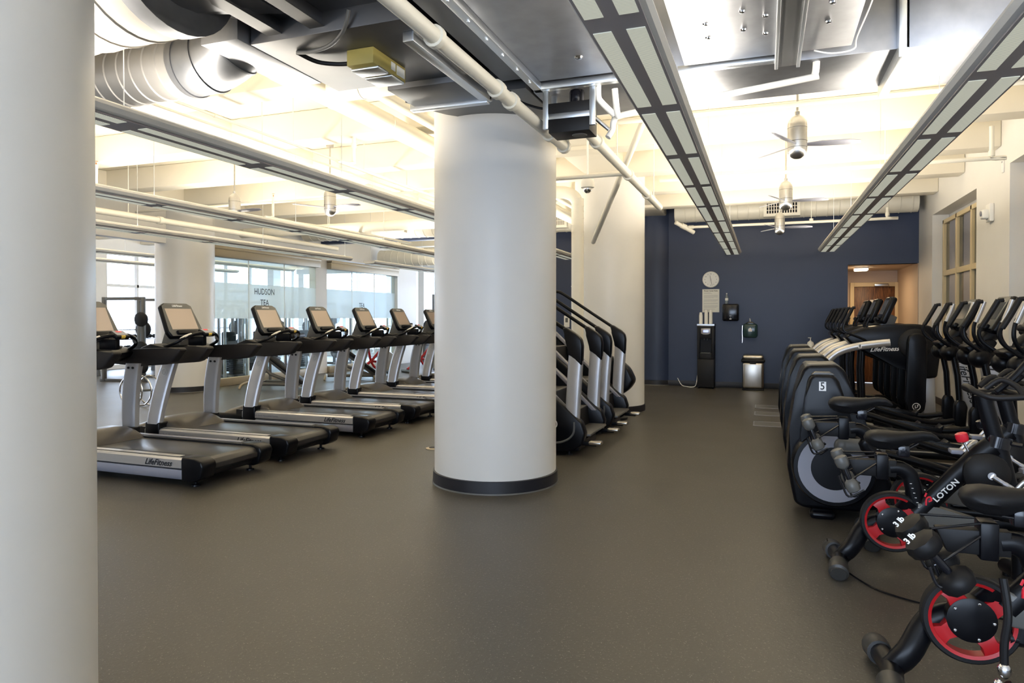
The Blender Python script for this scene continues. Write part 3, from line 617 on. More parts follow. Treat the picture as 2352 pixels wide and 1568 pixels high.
MB().box(-.14, .14, -.22, 0, 0, .29, .05, 4).build('body', TRANSL, o); k = MB(); k.prism([(-.11, .27), (.11, .27), (.04, .33), (-.04, .33)], -.19, -.03, .01); k.build('lid', BLKG, o)
k = MB(); k.prism([(-.012, .31), (.014, .31), (.0, .39), (-.018, .40)], -.13, -.10, .004); k.build('wipe', PAPER, o)
k = MB(); k.prism([(-.035, .13), (.035, .13), (.035, .18), (0, .21), (-.035, .18)], -.226, -.22); p = k.build('sticker', PAPER, o); text('GYM', .022, RED, p, face_m(0, -.227, .155), 'sticker_lettering')
k = MB(); k.tube([(-.15, -.16, .25), (-.155, -.16, .1), (-.15, -.16, 0), (-.155, -.16, -.1)], .006, 6); k.build('pull_chain', CHR, o)
o = thing('trash_can', 'brushed steel trash can with domed lid against the blue wall', 'trash can', (-.21, 14.42, 0))
MB().box(-.2, .2, -.14, .14, .03, .56, .05, 4).build('body', STEEL, o); MB().box(-.205, .205, -.145, .145, 0, .035, .015).build('base', BLKM, o)
MB().box(-.225, .225, -.16, .16, .55, .62, .03, 3).build('rim', BLKM, o); k = MB(); k.box(-.20, .20, -.15, .15, .60, .705, .06, 5); k.build('lid', STEEL, o); MB().box(-.06, .06, -.17, -.15, .535, .57, .006).build('lid_latch', BLKM, o)
o = thing('switch_plate', 'white double switch plate on the blue wall left of the alcove', 'switch', (1.30, YB, 1.46)); MB().box(-.085, .085, -.01, 0, -.10, .10, .003).build('plate', PVC, o); k = MB(); k.box(-.05, -.02, -.016, -.01, -.04, .04, .002); k.box(.02, .05, -.016, -.01, -.04, .04, .002); k.build('rocker', PAPER, o)
x, z = at(1302, 738, YB-.01)
o = thing('thermostat', 'small white thermostat on the blue wall between the columns', 'thermostat', (x, YB, z)); MB().box(-.065, .065, -.03, 0, -.13, .13, .02, 3).build('case', PVC, o); MB().box(-.03, .03, -.032, -.029, -.02, .08).build('display', GRY, o)
o = thing('alcove_light', 'small glowing ceiling light inside the door alcove', 'light', (1.86, 15.7, 2.40)); MB().box(-.12, .12, -.12, .12, .0, .05, .015).build('diffuser', GLOW, o); MB().box(-.13, .13, -.13, .13, .045, .07, .004).build('base', PVC, o)
l = bpy.data.lights.new('alcove_bulb', 'AREA'); l.size = .2; l.energy = 9; l.color = (1, .72, .42); lo = bpy.data.objects.new('alcove_bulb', l); COL.objects.link(lo); lo.location = (0, 0, -.01); lo.parent = o
o = thing('alarm_strobe', 'small white alarm strobe on the right wall by the window', 'alarm', (XW, 10.35, 2.78)); MB().box(-.05, 0, -.09, .09, -.11, .12, .012).build('back_plate', PVC, o); MB().box(-.12, -.04, -.05, .06, -.07, .05, .02, 3).build('speaker', PVC, o); MB().lathe([(.03, 0), (.035, .01), (.02, .015)], (-.12, 0, 0), Matrix.Rotation(-PI/2, 4, 'Y'), n=18).build('lens', GRY2, o)
o = thing('wall_sensor', 'tiny white sensor strip high on the right wall', 'sensor', (XW, 9.9, 3.3)); MB().box(-.02, 0, -.03, .03, -.09, .09, .006).build('case', PVC, o); MB().box(-.022, -.018, -.015, .015, .03, .05).build('lens', GRY2, o)
for i, (x, y) in enumerate([(0.06, 11.75), (.06, 10.9), (.06, 9.85)]):
    o = thing('floor_box', ['farthest floor access plate on the rubber floor', 'middle floor access plate on the rubber floor', 'nearest floor access plate beside the cross trainers'][i], 'floor plate', (x, y, 0), group='floor access plates')
    k = MB(); 
    for (a, b_, c, d_) in [(-.2, .2, -.2, -.185), (-.2, .2, .185, .2), (-.2, -.185, -.2, .2), (.185, .2, -.2, .2)]: k.box(a, b_, c, d_, 0, .006)
    k.build('rim', GRY2, o); MB().box(-.185, .185, -.185, .185, 0, .004).build('plate', GRY, o)
o = thing('floor_outlet', 'small round metal floor outlet left of the centre column', 'outlet', (-3.42, 6.75, 0)); MB().lathe([(.085, 0), (.085, .008), (.07, .012)], n=28).build('ring', BRZ, o); MB().lathe([(.05, .012), (.05, .016), (.02, .018)], n=20).build('cover', BLKM, o)
o = thing('sanitizer_stand', 'black stand holding a hand sanitizer bottle near the blue wall', 'stand', (.83, 14.3, 0)); MB().lathe([(.17, 0), (.17, .015), (.03, .03)], n=28).build('base', BLKM, o); MB().cyl((0, 0, .02), (0, 0, .82), .02).build('pole', BLKM, o); MB().box(-.09, .09, -.07, .07, .82, .84, .004).build('shelf', BLKM, o)
o = thing('sanitizer_bottle', 'white pump bottle of sanitizer on the stand', 'bottle', (.83, 14.3, .84)); MB().lathe([(.06, 0), (.065, .01), (.065, .09), (.05, .13), (.02, .15), (.018, .16)], n=24).build('body', PVC, o); k = MB(); k.cyl((0, 0, .16), (0, 0, .21), .008); k.box(-.045, .015, -.01, .01, .205, .22, .004); k.build('pump', PVC, o)
# ================================================================ TREADMILL (front towards -x)
def make_treadmill():
    o = thing('treadmill', '', 'treadmill', (0, 0, 0), group='treadmills in a row')
    k = MB(); k.box(-.95, 1.0, -.28, .28, .075, .225, .02); k.box(-1.05, -.6, -.3, .3, .04, .22, .03); k.build('deck_frame', BLKM, o)
    k = MB(); k.prism([(-.93, .228), (-.93, .238), (.98, .238), (1.03, .225), (1.06, .19), (1.06, .15), (1.02, .12), (.96, .12)], -.27, .27, .004); k.build('running_belt', BELT, o)
    for s in (-1, 1):
        a, c = (s*.405, s*.43)
        k = MB(); pr = [(s*.275, .235), (s*.275, .252), (s*.395, .255), (s*.40, .24), (s*.40, .06), (s*.275, .06)]
        k.prism(pr, -.92, .88, .0, ax='x'); r_ = k.build('side_platform', BLKM, o)
        k = MB(); k.box(-.88, .80, min(s*.33, s*.39), max(s*.33, s*.39), .253, .258, .002); k.build('platform_trim', GRY2 if s > 0 else SILVR, r_)
        k = MB(); pr = [(s*.398, .252), (s*.415, .252), (s*.43, .235), (s*.43, .165), (s*.42, .158), (s*.398, .158)]
        k.prism(pr, -.80, .86, .0, ax='x'); sr = k.build('side_rail', SILVR, o)
        k = MB(); pr = [(s*.398, .148), (s*.422, .148), (s*.428, .12), (s*.415, .075), (s*.398, .06)]; k.prism(pr, -.80, .86, 0, ax='x'); k.build('lower_rail', GRY2, sr)
        if s < 0:
            text('LifeFitness', .072, TXB, sr, face_m(.60, -.4325, .198), 'lettering', shear=.45, bold=.0012)
            text('FlexDeck Shock Absorption System', .030, GRY2, sr, face_m(-.45, -.4325, .2), 'lettering')
        k = MB(); k.prism([(.86, .262), (1.00, .258), (1.08, .235), (1.10, .19), (1.07, .09), (1.0, .055), (.86, .055)], min(s*.27, s*.437), max(s*.27, s*.437), .018, 3); k.build('end_cap', BLK, o)
        k = MB(); k.cyl((.92, s*.33, 0), (.92, s*.33, .06), .013); k.lathe([(.038, 0), (.036, .014), (.012, .02)], (.92, s*.33, 0), n=16); k.build('levelling_foot', BLK, o)
        k = MB(); k.box(-1.0, -.82, min(s*.25, s*.35), max(s*.25, s*.35), 0, .06, .02); k.build('front_wheel', BLK, o)
        # upright post with boot
        k = MB(); k.prism([(-.80, .02), (-.60, .02), (-.585, .32), (-.79, .32)], min(s*.30, s*.44), max(s*.30, s*.44), .02, 3); k.build('post_boot', BLK, o)
        rings = []
        for i in range(9):
            t = i/8; z = .30+.68*t; xc = -.685+.06*t+.09*t*t; w = .092+.006*math.sin(PI*t); yi, yo = s*.335, s*.425
            ring = []
            for j in range(16):
                a_ = 2*PI*j/16; ca, sa = math.cos(a_), math.sin(a_)
                ex = math.copysign(abs(ca)**.55, ca); ey = math.copysign(abs(sa)**.55, sa)
                ring.append((xc+w*ex, (yi+yo)/2+s*(.02-.08*t)+.045*ey, z))
            rings.append(ring)
        k = MB(); k.loft(rings); up = k.build('upright', SILV, o)
        if s < 0: emblem(up, -.565, -.384, .86, .042, STRUT)
        k = MB(); k.cyl((-.57, s*.285, .935), (-.57, s*.270, .935), .012, n=12); k.cyl((-.51, s*.285, .935), (-.51, s*.270, .935), .012, n=12); k.build('bolt', BLKM, up)
        # arm
        k = MB(); k.prism([(-1.0, .97), (-.98, 1.09), (-.6, 1.12), (-.1, 1.142), (.045, 1.145), (.07, 1.12), (-.05, .995), (-.12, .975), (-.45, .95)], s*.37-.05, s*.37+.05, .026, 4); k.build('side_arm', ARM, o)
        # curved grip bar from arm to the control pad
        k = MB(); k.tube([(-.62, s*.33, 1.12), (-.50, s*.30, 1.17), (-.42, s*.22, 1.235), (-.37, s*.11, 1.27), (-.35, s*.05, 1.272)], .019, 12); g = k.build('grip_bar', BLK, o)
        k = MB(); k.tube([(-.46, s*.262, 1.203), (-.425, s*.22, 1.236), (-.40, s*.17, 1.256)], .0225, 12); k.build('heart_rate_grip', SILVR, g)
    # front hood
    rings = []
    for (x, z, w) in [(-1.27, .10, .30), (-1.24, .19, .38), (-1.12, .25, .40), (-.95, .30, .38), (-.78, .345, .36), (-.62, .35, .345), (-.52, .325, .335), (-.40, .268, .325), (-.35, .24, .32)]:
        ring = []
        for j in range(24):
            a_ = 2*PI*j/24; ca, sa = math.cos(a_), math.sin(a_)
            zz = (.05 if x < -.9 else .2) if sa < 0 else .05+(z-.05)*abs(sa)**.35
            if sa >= 0 and x >= -.9: zz = .2+(z-.2)*abs(sa)**.35
            ring.append((x, w*math.copysign(abs(ca)**.45, ca), zz))
        rings.append(ring)
    k = MB(); k.loft(rings); k.build('motor_hood', HOOD, o)
    k = MB(); k.box(-1.26, -.8, -.41, .41, .05, .20, .04, 3); k.build('front_base', BLK, o)
    # cross bar with trays
    k = MB(); k.prism([(-.98, 1.02), (-.95, 1.11), (-.80, 1.16), (-.62, 1.13), (-.55, 1.09), (-.60, 1.04), (-.75, .99)], -.36, .36, .015); k.build('cross_console', BLK, o)
    k = MB()
    for s in (-1, 1): k.lathe([(.04, 0), (.05, .02), (.042, .025), (.035, .008)], (-.68, s*.24, 1.13), n=18)
    k.build('cup_holder', GRY, o)
    k = MB(); k.box(-.06, .06, -.075, .075, -.022, .022, .014, 3, M=Matrix.Translation((-.36, 0, 1.275)) @ Matrix.Rotation(R(28), 4, 'Y')); p = k.build('control_pad', BLK, o)
    M = Matrix.Translation((-.36, 0, 1.275)) @ Matrix.Rotation(R(28), 4, 'Y')
    MB().box(-.045, .04, -.06, .06, .0225, .0245, M=M).build('keypad', GRY2, p); MB().box(-.04, -.012, -.03, .03, .0245, .0265, M=M).build('stop_key', REDG, p); MB().box(.045, .062, -.022, .022, -.004, .024, .003, M=M).build('quick_key', YEL, p)
    k = MB(); k.box(-.6, -.38, -.03, .03, 1.13, 1.24, .015, M=None); k.build('pad_stem', BLK, o)
    # monitor
    T = Matrix.Translation((-.74, 0, 1.40)) @ Matrix.Rotation(R(-27), 4, 'Y')
    k = MB(); k.prism([(-.215, .19), (-.16, .225), (.16, .225), (.215, .19), (.25, -.14), (.22, -.21), (-.22, -.21), (-.25, -.14)], -.035, .03, .02, 3, ax='x', M=T); mo = k.build('monitor', BLK, o)
    k = MB(); k.prism([(-.205, .18), (-.155, .212), (.155, .212), (.205, .18), (.238, -.135), (.21, -.195), (-.21, -.195), (-.238, -.135)], .028, .034, .002, ax='x', M=T); k.build('bezel', GRY, mo)
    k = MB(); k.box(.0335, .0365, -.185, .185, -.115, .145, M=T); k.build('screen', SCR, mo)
    Mt = T @ Matrix.Translation((.036, 0, .18)) @ Matrix.Rotation(PI/2, 4, 'Z') @ Matrix.Rotation(PI/2, 4, 'X')
    text('LifeFitness', .034, TXT, mo, Mt, 'lettering', shear=.4, bold=.001)
    k = MB(); k.box(.03, .07, -.15, .15, -.185, -.135, .012, M=T); k.build('reading_ledge', BLK, mo)
    k = MB(); k.prism([(-.98, 1.05), (-.80, 1.52), (-.72, 1.40), (-.66, 1.10)], -.08, .08, .015); k.build('monitor_neck', GRY, o)
    return o
tm = make_treadmill()
TY = [4.88, 5.98, 7.45, 8.60, 9.80, 11.0, 12.3]
TL = ['nearest treadmill, cut off by the column on the left edge', 'second nearest treadmill, console in front of the white round column', 'third treadmill from the left edge, console before the HUDSON lettering',
      'fourth treadmill from the left edge, before the wall pier between the glass walls', 'fifth treadmill, console before the second glass wall', 'sixth treadmill, second from the centre column', 'farthest treadmill, console half hidden by the centre column']
for i, y in enumerate(TY):
    t = tm if i == 0 else dup(tm)
    t.location = (-5.5, y, 0); t['label'] = TL[i]
o = thing('tumbler', 'pale drinking tumbler standing on the sixth treadmill console', 'tumbler', (-6.18, 11.26, 1.135)); MB().lathe([(.032, 0), (.04, .18), (.038, .19)], n=20).build('body', CUPM, o); MB().lathe([(.042, .18), (.042, .2), (.02, .205)], n=20).build('lid', BLKM, o); MB().tube([(0, -.04, .14), (0, -.07, .16), (0, -.04, .2)], .006, 8).build('handle', BLKM, o)
# ================================================================ STAIR CLIMBER (front towards -x, steps at +x)
def make_stair():
    o = thing('stair_climber', '', 'stair climber', (0, 0, 0), group='stair climbers behind the centre column')
    for s in (-1, 1):
        y0, y1 = min(s*.40, s*.52), max(s*.40, s*.52)
        k = MB(); k.prism([(.06, .36), (.10, .24), (.06, .12), (-.05, .05), (-.3, .03), (-1.25, .03), (-1.35, .3), (-1.30, 1.20), (-1.18, 1.32), (-.95, 1.2)], y0, y1, .025, 3); sp = k.build('side_panel', BLK, o)
        if s < 0:
            emblem(sp, -.255, -.523, .33, .055, TXT)
            k = MB(); k.tube([(-.02, -.518, .36), (-.03, -.518, .24), (-.12, -.518, .16), (-.3, -.518, .13), (-.9, -.518, .13)], .012, 8); k.build('panel_groove', GRY, sp)
        k = MB(); k.prism([(-.05, .37), (.0, .37), (-.92, 1.25), (-.97, 1.25)], min(s*.36, s*.44), max(s*.36, s*.44), .004); k.build('stringer', GRY2, o)
        rings = []
        for (x, z) in [(-.055, .30), (-.045, .55), (-.03, .8), (-.015, 1.04)]:
            ring = []
            for j in range(16):
                a_ = 2*PI*j/16; ca, sa = math.cos(a_), math.sin(a_); ring.append((x+.075*math.copysign(abs(ca)**.6, ca), s*.46+.045*math.copysign(abs(sa)**.6, sa), z+.05*(-ca)))
            rings.append(ring)
        k = MB(); k.loft(rings); k.build('post', SILV, o)
        k = MB(); k.prism([(-.095, 1.06), (.055, .94), (.065, 1.15), (.05, 1.22), (.0, 1.27), (-.12, 1.345), (-.16, 1.33), (-.11, 1.24)], s*.46-.047, s*.46+.047, .02, 3); k.build('post_cap', BLK, o)
        k = MB(); k.tube([(-.10, s*.46, 1.30), (-.5, s*.46, 1.56), (-.82, s*.46, 1.77), (-.92, s*.46, 1.81), (-1.1, s*.46, 1.81), (-1.2, s*.46, 1.72), (-1.2, s*.46, 1.3)], .021, 12); k.build('handrail', BLK, o)
        k = MB(); k.box(-.02, .20, s*.44-.02, s*.44+.02, .11, .15, .008); sk = k.build('step_bracket', BLK, o); k = MB(); k.box(.12, .26, s*.44-.05, s*.44+.05, .125, .165, .016, 3); k.build('bracket_pad', STEEL, sk)
        k = MB(); k.cyl((-.1, s*.42, 0), (-.1, s*.42, .05), .018); k.lathe([(.035, 0), (.03, .012)], (-.1, s*.42, 0), n=14); k.cyl((-1.2, s*.42, 0), (-1.2, s*.42, .05), .02); k.build('levelling_foot', BLKM, o)
    for i in range(5):
        x = .12-.22*i; z = .22+.21*i
        k = MB(); k.box(x-.24, x, -.38, .38, z-.025, z, .006); sx_ = k.build('step', TREADM, o)
        k = MB(); k.prism([(x-.24, z), (x-.20, z), (x-.22, z+.20), (x-.26, z+.20)], -.38, .38); k.build('riser', BLKM, sx_)
    k = MB(); k.box(-1.3, -.95, -.42, .42, .05, 1.25, .03); k.build('front_cover', BLK, o)
    k = MB(); k.box(-.2, .0, -.40, .40, .03, .12, .02); k.build('rear_bumper', BLK, o)
    T = Matrix.Translation((-1.25, 0, 1.66)) @ Matrix.Rotation(R(-20), 4, 'Y')
    k = MB(); k.box(-.03, .03, -.24, .24, -.18, .2, .03, 3, M=T); c = k.build('console', BLK, o); MB().box(.031, .034, -.19, .19, -.1, .15, M=T).build('screen', SCRD, c); MB().box(-.07, -.01, -.08, .08, -.5, -.1, .01, M=T).build('console_neck', BLKM, o)
    return o
sc = make_stair(); sc.location = (-1.83, 7.38, 0); sc['label'] = 'nearer stair climber, half hidden by the centre column'
s2 = dup(sc, (-1.83, 8.80, 0), label='farther stair climber, in front of the rear white column')
o = thing('exercise_pod', 'rounded black machine housing poking out behind the farther stair climber', 'exercise machine', (-2.02, 9.75, 0))
k = MB(); k.prism([(-.2, .25), (.05, .30), (.22, .42), (.30, .55), (.22, .72), (.08, .84), (-.1, .9), (-.3, .8)], -.12, .12, .05, 4); k.build('housing', BLK, o); MB().lathe([(.2, 0), (.2, .03), (.05, .06)], (.0, -.1, 0), n=24).build('foot', BLKM, o); MB().cyl((-.02, -.08, .03), (-.05, 0, .4), .04).build('support', BLKM, o)
# ================================================================ REAR-DRIVE CROSS TRAINER
def make_cross():
    o = thing('cross_trainer', '', 'cross trainer', (0, 0, 0), group='cross trainers along the right wall')
    k = MB(); k.prism([(-.22, .08), (-.27, .35), (-.255, .62), (-.215, .90), (-.175, 1.06), (-.13, 1.10), (.06, 1.11), (.12, 1.06), (.19, .85), (.26, .6), (.36, .42), (.42, .28), (.42, .10), (.2, .05), (-.16, .05)], -.17, .19, .028, 4); k.build('drive_housing', BLK, o)
    k = MB(); k.prism([(-.165, 1.062), (-.13, 1.105), (.06, 1.115), (.115, 1.065), (.09, 1.055), (.05, 1.085), (-.12, 1.075), (-.14, 1.05)], -.14, .16, .008, 2); k.build('top_cap', GRY, o)
    for s in (-1, 1):
        y0, y1 = min(s*.19, s*.33), max(s*.19, s*.33)
        k = MB(); k.prism([(-.17, .30), (-.185, .60), (-.155, .88), (-.135, 1.01), (-.10, 1.045), (.02, 1.045), (.06, 1.01), (.13, .78), (.2, .5), (.2, .30)], y0, y1, .028, 4); k.build('side_shroud', BLK, o)
        MB().prism([(-.115, 1.04), (-.09, 1.06), (.01, 1.06), (.04, 1.04)], y0+.02, y1-.02, .006).build('shroud_cap', GRY, o)
        k = MB(); k.lathe([(.275, .0), (.275, .12), (.262, .145), (.05, .15)], (.03, s*.20 if s < 0 else s*.20, .39), Matrix.Rotation(PI/2*(1 if s < 0 else -1), 4, 'X'), n=40); dsk = k.build('crank_cover', BLK, o)
        k = MB(); n = 44; ra, rb = .235, .150; yy = s*.353
        V = [[k.bm.verts.new((.03+q*math.cos(2*PI*j/n), yy+e, .39+q*math.sin(2*PI*j/n))) for j in range(n)] for (q, e) in ((ra, 0), (ra, s*.004), (rb, s*.004), (rb, 0))]
        for i in range(4):
            for j in range(n): k.bm.faces.new([V[i][j], V[(i+1) % 4][j], V[(i+1) % 4][(j+1) % n], V[i][(j+1) % n]])
        k.build('grey_ring', GRY2, dsk)
        # crank pill, long pedal bar and pedal
        hi = .1 if s < 0 else -.06
        k = MB(); k.tube([(.08, s*.375, .46+hi), (.34, s*.375, .45+hi)], .055, 16, smooth=False, sx=.6); k.ell((.08, s*.375, .46+hi), (.055, .035, .055)); k.build('crank_arm', GRY, o)
        k = MB(); k.tube([(.12, s*.33, .46+hi), (.5, s*.33, .40+hi*.8), (1.0, s*.30, .30+hi*.3), (1.35, s*.28, .26), (1.62, s*.27, .30)], .032, 12); k.build('pedal_bar', BLK, o)
        x0 = .78 if s < 0 else .66; zz = .36 if s < 0 else .33; T = Matrix.Translation((x0, s*.19, zz)) @ Matrix.Rotation(R(7), 4, 'Y')
        k = MB(); k.box(0, .42, -.085, .085, -.02, .0, .008, M=T); k.box(0, .42, -.088, -.075, -.02, .05, .004, M=T); k.box(0, .42, .075, .088, -.02, .05, .004, M=T); k.prism([(.36, 0), (.42, 0), (.44, .075), (.425, .08)], -.085, .085, .004, M=T); k.prism([(0, 0), (.02, 0), (-.005, .04), (-.015, .035)], -.085, .085, .003, M=T); pd = k.build('pedal', BLK, o)
        MB().box(.03, .36, -.06, .06, .0, .005, M=T).build('tread_pad', GRY, pd)
        # swing arm
        k = MB(); k.tube([(1.56, s*.25, 1.02), (1.60, s*.25, .8), (1.62, s*.26, .48)], .032, 12, smooth=False); sw = k.build('swing_arm', BLK, o)
        k = MB(); k.prism([(1.56, .24), (1.67, .22), (1.69, .45), (1.66, .52), (1.59, .53), (1.56, .47)], s*.27-.045, s*.27+.045, .02, 3); k.build('swing_boot', BLK, sw)
        k = MB(); k.tube([(1.60, s*.27, .30), (1.42, s*.27, .20), (1.25, s*.27, .17)], .016, 8); k.build('link_rod', GRY, o)
        k = MB(); k.ell((1.53, s*.21, 1.05), (.10, .09, .095)); k.build('pivot_cover', BLK, o)
        # moving handle
        k = MB(); k.tube([(1.55, s*.25, 1.10), (1.47, s*.27, 1.16), (1.38, s*.28, 1.24), (1.36, s*.28, 1.33), (1.42, s*.28, 1.44), (1.47, s*.27, 1.54)], .017, 10); h = k.build('moving_handle', BLK, o)
        k = MB(); k.tube([(1.375, s*.28, 1.36), (1.43, s*.28, 1.46), (1.50, s*.27, 1.60)], .024, 12); k.tube([(1.495, s*.27, 1.595), (1.54, s*.27, 1.60)], .018, 10, smooth=False); k.build('foam_grip', BLKM, h)
        # fixed inner handle
        k = MB(); k.tube([(1.62, s*.10, 1.12), (1.54, s*.15, 1.18), (1.49, s*.17, 1.28), (1.50, s*.17, 1.40), (1.545, s*.17, 1.5)], .017, 10); h = k.build('fixed_handle', BLK, o)
        k = MB(); k.tube([(1.505, s*.17, 1.40), (1.55, s*.17, 1.52), (1.575, s*.17, 1.60)], .022, 12); k.build('heart_rate_grip', SILVR, h)
        k = MB(); k.box(-.12, .05, s*.2-.07, s*.2+.07, 0, .06, .028, 3); k.build('rear_foot', BLK, o)
        k = MB(); k.box(.30, 1.75, s*.30-.03, s*.30+.03, .06, .12, .012); k.build('side_rail', BLK, o); MB().box(.34, 1.70, s*.30-.026, s*.30+.026, .119, .125).build('rail_trim', SILVR, o)
    k = MB(); k.box(.3, 1.85, -.06, .06, .05, .15, .015); k.build('centre_beam', GRY, o)
    k = MB(); k.prism([(.3, .17), (1.7, .15), (1.7, .165), (.3, .19)], -.05, .05); k.build('beam_trim', SILVR, o)
    k = MB(); k.box(1.72, 1.92, -.36, .36, 0, .12, .03, 3); k.build('front_base', BLK, o)
    # mast
    rings = []
    for (x, z, w, d) in [(1.83, .08, .06, .045), (1.81, .28, .075, .05), (1.77, .55, .105, .065), (1.70, .85, .095, .07), (1.64, 1.05, .07, .06), (1.615, 1.14, .06, .055)]:
        rings.append([(x+w*math.copysign(abs(math.cos(2*PI*j/18))**.7, math.cos(2*PI*j/18)), d*math.copysign(abs(math.sin(2*PI*j/18))**.7, math.sin(2*PI*j/18)), z+.02*math.cos(2*PI*j/18)) for j in range(18)])
    k = MB(); k.loft(rings); ma = k.build('mast', SILV, o)
    text('LifeFitness', .12, TXB, ma, face_m(1.735, -.071, .72, R(-74)), 'lettering', shear=.4, bold=.0015)
    k = MB(); k.tube([(1.68, 0, .98), (1.62, 0, 1.12), (1.60, 0, 1.2), (1.70, 0, 1.30)], .075, 16); k.build('neck', BLK, o)
    k = MB(); k.prism([(1.42, 1.16), (1.66, 1.24), (1.70, 1.20), (1.64, 1.10), (1.46, 1.10)], -.15, .15, .02, 3); k.build('accessory_tray', BLK, o)
    T = Matrix.Translation((1.74, 0, 1.47)) @ Matrix.Rotation(R(28), 4, 'Y')
    k = MB(); k.box(-.035, .045, -.22, .22, -.2, .2, .03, 3, M=T); c = k.build('console', BLK, o)
    MB().box(-.04, -.034, -.19, .19, -.17, .185, .003, M=T).build('bezel', GRY, c); MB().box(-.043, -.0395, -.15, .15, -.07, .12, M=T).build('screen', SCRD, c)
    MB().box(-.085, -.03, -.12, .12, -.19, -.13, .02, M=T).build('reading_ledge', BLK, c)
    Mt = T @ Matrix.Translation((-.0415, 0, .15)) @ Matrix.Rotation(-PI/2, 4, 'Z') @ Matrix.Rotation(PI/2, 4, 'X'); text('LifeFitness', .03, TXT, c, Mt, 'lettering', shear=.4)
    return o
ct = make_cross()
CX = .43
for i, (y, lb) in enumerate([(5.60, 'nearest cross trainer, tall black drive housing marked 5'), (6.85, 'second cross trainer, directly behind the one marked 5'), (8.0, 'third cross trainer along the right wall'), (9.15, 'farthest cross trainer with the tall rear housing')]):
    t = ct if i == 0 else dup(ct)
    t.location = (CX, y, 0); t['label'] = lb
pl = MB().box(-.068, -.022, -.334, -.331, .93, .995).build('number_plate', TXT, ct); pl['label'] = 'white number plate reading 5'
text('5', .075, TXB, pl, face_m(-.045, -.335, .962), 'numeral', sx=.85, bold=.001)
# ================================================================ STRIDE TRAINER WITH OVERHEAD DRIVE
def make_stride():
    o = thing('stride_trainer', '', 'stride trainer', (0, 0, 0), group='overhead stride trainers near the blue wall')
    k = MB(); k.prism([(-.55, 1.165), (-.45, 1.24), (-.25, 1.31), (.0, 1.345), (.35, 1.355), (.52, 1.33), (.62, 1.22), (.64, .95), (.60, .62), (.48, .60), (.30, .66), (.12, .78), (-.25, .92), (-.45, 1.05)], -.24, .24, .035, 4); bd = k.build('drive_body', BLK, o)
    text('LifeFitness', .085, TXT, bd, face_m(-.05, -.243, 1.0, R(3)), 'lettering', shear=.45, bold=.0015)
    k = MB(); k.prism([(.46, .03), (.62, .03), (.60, .62), (.46, .62)], -.10, .10, .02, 3); k.build('support_column', SILV, o)
    k = MB(); k.box(-.75, .75, -.09, .09, 0, .09, .02); k.box(.45, .8, -.36, .36, 0, .09, .02); k.box(-.85, -.72, -.38, .38, 0, .08, .02); k.build('base_frame', BLKM, o)
    for s in (-1, 1):
        k = MB(); k.prism([(.20, .30), (.215, .18), (.28, .12), (.36, .12), (.43, .18), (.44, .30), (.46, 1.10), (.43, 1.19), (.37, 1.23), (.29, 1.23), (.23, 1.19), (.21, 1.10)], min(s*.27, s*.37), max(s*.27, s*.37), .028, 4); lg = k.build('leg_pod', BLK, o)
        if s < 0: emblem(lg, .325, -.372, .23, .05, TXT)
        k = MB(); k.lathe([(.21, .0), (.21, .06), (.19, .075), (.05, .08)], (.33, s*.2, 1.08), Matrix.Rotation(PI/2*(1 if s < 0 else -1), 4, 'X'), n=32); k.build('pivot_cover', BLKM, o)
        k = MB(); k.tube([(-.30, s*.16, 1.12), (-.32, s*.16, .7), (-.30, s*.16, .16)], .035, 12, smooth=False); k.build('hanging_link', BLK, o)
        k = MB(); k.box(-.55, -.12, s*.18-.07, s*.18+.07, .12+.05*s, .16+.05*s, .012); k.box(-.14, -.1, s*.18-.07, s*.18+.07, .12+.05*s, .24+.05*s, .012); k.build('foot_pedal', BLK, o)
        k = MB(); k.tube([(.0, s*.39, 1.10), (-.2, s*.39, 1.075), (-.45, s*.39, 1.03), (-.65, s*.39, .95), (-.80, s*.39, .80), (-.86, s*.39, .60), (-.86, s*.38, .3), (-.82, s*.36, .04)], .052, 16, sx=.7); bm_ = k.build('entry_rail', SILVR, o)
        k = MB(); k.tube([(-.28, s*.26, 1.12), (-.36, s*.28, 1.16), (-.50, s*.30, 1.22), (-.56, s*.30, 1.26), (-.57, s*.30, 1.33), (-.52, s*.30, 1.46)], .016, 10); h = k.build('moving_handle', BLK, o)
        k = MB(); k.tube([(-.56, s*.30, 1.36), (-.50, s*.30, 1.48), (-.455, s*.30, 1.58)], .024, 12); k.tube([(-.46, s*.30, 1.58), (-.42, s*.30, 1.585)], .02, 10, smooth=False); k.build('foam_grip', BLKM, h)
        k = MB(); k.tube([(-.1, s*.14, 1.25), (-.2, s*.15, 1.28), (-.26, s*.15, 1.33), (-.22, s*.15, 1.44)], .015, 10); k.build('fixed_handle', BLK, o)
    T = Matrix.Translation((.0, 0, 1.55)) @ Matrix.Rotation(R(22), 4, 'Y')
    k = MB(); k.box(-.035, .06, -.22, .22, -.2, .2, .035, 3, M=T); c = k.build('console', BLK, o); MB().box(-.039, -.034, -.17, .17, -.08, .14, M=T).build('screen', SCRD, c); MB().box(-.08, -.03, -.14, .14, -.19, -.13, .02, M=T).build('reading_ledge', BLK, c)
    k = MB(); k.prism([(-.1, 1.3), (.1, 1.33), (.14, 1.45), (.04, 1.5)], -.07, .07, .01); k.build('console_neck', GRY, o)
    return o
fs = make_stride()
FX = 1.62
for i, (y, lb) in enumerate([(11.0, 'nearest overhead stride trainer, silver rail marked 8'), (12.2, 'middle overhead stride trainer behind the one marked 8'), (13.4, 'farthest overhead stride trainer, beside the blue wall')]):
    t = fs if i == 0 else dup(fs)
    t.location = (FX, y, 0); t['label'] = lb
